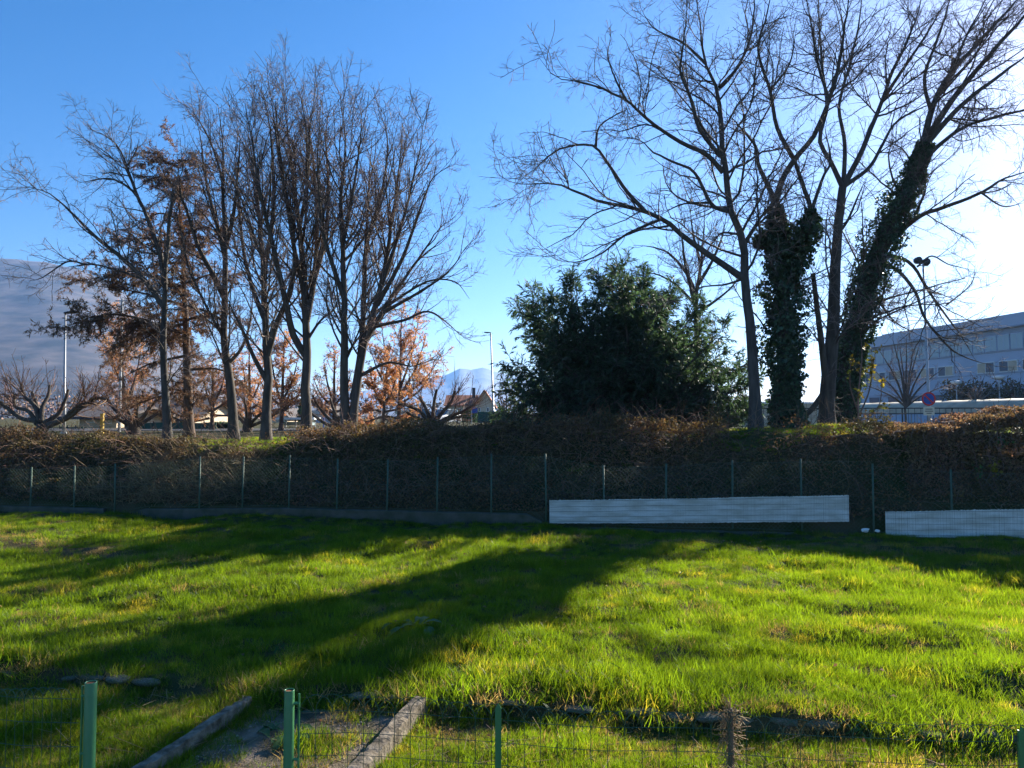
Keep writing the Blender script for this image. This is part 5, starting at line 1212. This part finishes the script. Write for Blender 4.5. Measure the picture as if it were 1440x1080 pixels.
A = at(446, 592, 49); root = empty('panel_sign', (A[0], 49, GZ0), 'blue framed information panel beside the bus shelter', 'sign')
zt = at(441, 576, 49)[2]
for dx in (-0.42, 0.42): MB().box(A[0] + dx - 0.03, A[0] + dx + 0.03, 48.97, 49.03, GZ0 - 0.02, zt).build('post', M['sign_blue'], root)
MB().box(A[0] - 0.385, A[0] + 0.385, 48.98, 49.02, GZ0 + 0.7, zt - 0.05).build('panel', M['glass_pale'], root)
A = at(667, 577, 70); root = empty('direction_sign', (A[0], 70, GZ0), 'small square blue sign on a pole before the cream house', 'sign')
MB().tube([(A[0] - 0.25, 70, GZ0 - 0.02), (A[0] - 0.25, 70, A[2] + 0.5)], 0.04, 8).build('pole', M['galv'], root); MB().box(A[0] - 0.22, A[0] + 0.3, 69.97, 70.0, A[2] - 0.27, A[2] + 0.27).build('plate', M['sign_blue'], root)
A = at(566, 582, 60); root = empty('direction_sign', (A[0], 60, GZ0), 'pale wide road sign with yellow strip near the orange tree', 'sign')
MB().box(A[0] - 0.6, A[0] + 0.6, 59.97, 60.0, A[2] - 0.05, A[2] + 0.3).build('plate', M['sign_cream'], root); MB().box(A[0] - 0.3, A[0] + 0.3, 59.965, 59.995, A[2] - 0.3, A[2] - 0.1).build('yellow_plate', M['yellow'], root)
for dx in (-0.4, 0.4): MB().tube([(A[0] + dx, 60.03, GZ0 - 0.02), (A[0] + dx, 60.03, A[2] + 0.3)], 0.035, 8).build('post', M['galv'], root)

def car(label, px, Y, rz, paint, s=1.0):
    c = at(px, 590, Y); root = empty('parked_car', (c[0], Y, GZ0), label, 'car', 'parked cars'); Mx = Matrix.Translation((c[0], Y, GZ0)) @ Matrix.Rotation(rz, 4, 'Z') @ Matrix.Scale(s, 4)
    def loft(secs, w_of):
        V = []; K = len(secs[0][1]); F = []
        for (y_, pr) in secs: V += [(y_, *p) for p in pr]
        n = len(secs); F = [(j*K+k, j*K+k+1, (j+1)*K+k+1, (j+1)*K+k) for j in range(n-1) for k in range(K-1)]; F += [tuple(range(K)), tuple((n-1)*K + k for k in range(K-1, -1, -1))]
        return MB().add(V, F)
    def prof(hw, z0, zs, zt): return [(-hw, z0), (-hw, zs), (-hw * 0.93, zt), (hw * 0.93, zt), (hw, zs), (hw, z0), (0, z0 - 0.02), (-hw, z0)]
    loft([(-2.05, prof(0.72, 0.35, 0.55, 0.62)), (-1.95, prof(0.80, 0.28, 0.62, 0.72)), (-1.1, prof(0.86, 0.24, 0.74, 0.90)), (0.2, prof(0.87, 0.24, 0.78, 0.92)), (1.6, prof(0.86, 0.26, 0.80, 0.95)), (2.0, prof(0.80, 0.30, 0.70, 0.92)), (2.06, prof(0.74, 0.36, 0.60, 0.70))], None).xform(Mx).build('body', paint, root, False)
    cab = loft([(-1.05, prof(0.78, 0.90, 0.91, 0.92)), (-0.35, prof(0.76, 0.90, 0.95, 1.38)), (0.3, prof(0.76, 0.90, 0.95, 1.46)), (1.2, prof(0.75, 0.92, 0.96, 1.42)), (1.85, prof(0.72, 0.93, 0.94, 0.96))], None).xform(Mx).build('cabin', M['glass'], root, False)
    MB().box(-0.32, 1.2, -0.66, 0.66, 1.405, 1.475).xform(Mx).build('roof', paint, root)
    for (x_, y_) in ((-1.3, -0.8), (-1.3, 0.8), (1.3, -0.8), (1.3, 0.8)):
        w_ = MB().tube([(x_, y_ - 0.1, 0.31), (x_, y_ + 0.1, 0.31)], 0.31, 16).xform(Mx).build('wheel', M['tyre'], root); MB().tube([(x_, y_ - 0.108, 0.31), (x_, y_ + 0.108, 0.31)], 0.18, 12).xform(Mx).build('rim', M['galv'], w_)
    for y_ in (-0.6, 0.6): MB().box(-2.03, -1.93, y_ - 0.16, y_ + 0.16, 0.58, 0.70).xform(Mx).build('headlight', M['glass_pale'], root); MB().box(1.95, 2.045, y_ - 0.12, y_ + 0.12, 0.68, 0.86).xform(Mx).build('tail_light', M['lamp_red'], root)
car('white car parked beside the broad pollard', 625, 74, R(62), M['car_white']); car('dark grey car partly hidden by the foot of the broad pollard', 582, 70, R(10), M['car_grey'])
# yard wall of the far left lot
MB_ = None

# ------------------------------------------------------------------ haze
hz = MB().box(-5900, 5900, -400, 5900, -3.0, 560).build('haze', None); tag(hz, kind='stuff')
hm = bpy.data.materials.new('haze'); hm.use_nodes = True; hm.node_tree.nodes.clear()
ho = hm.node_tree.nodes.new('ShaderNodeOutputMaterial'); hv_ = hm.node_tree.nodes.new('ShaderNodeVolumePrincipled')
hv_.inputs['Color'].default_value = (0.27, 0.52, 1.0, 1); hv_.inputs['Density'].default_value = 0.00012; hv_.inputs['Anisotropy'].default_value = 0.3
hm.node_tree.links.new(hv_.outputs[0], ho.inputs['Volume']); hz.data.materials.append(hm)
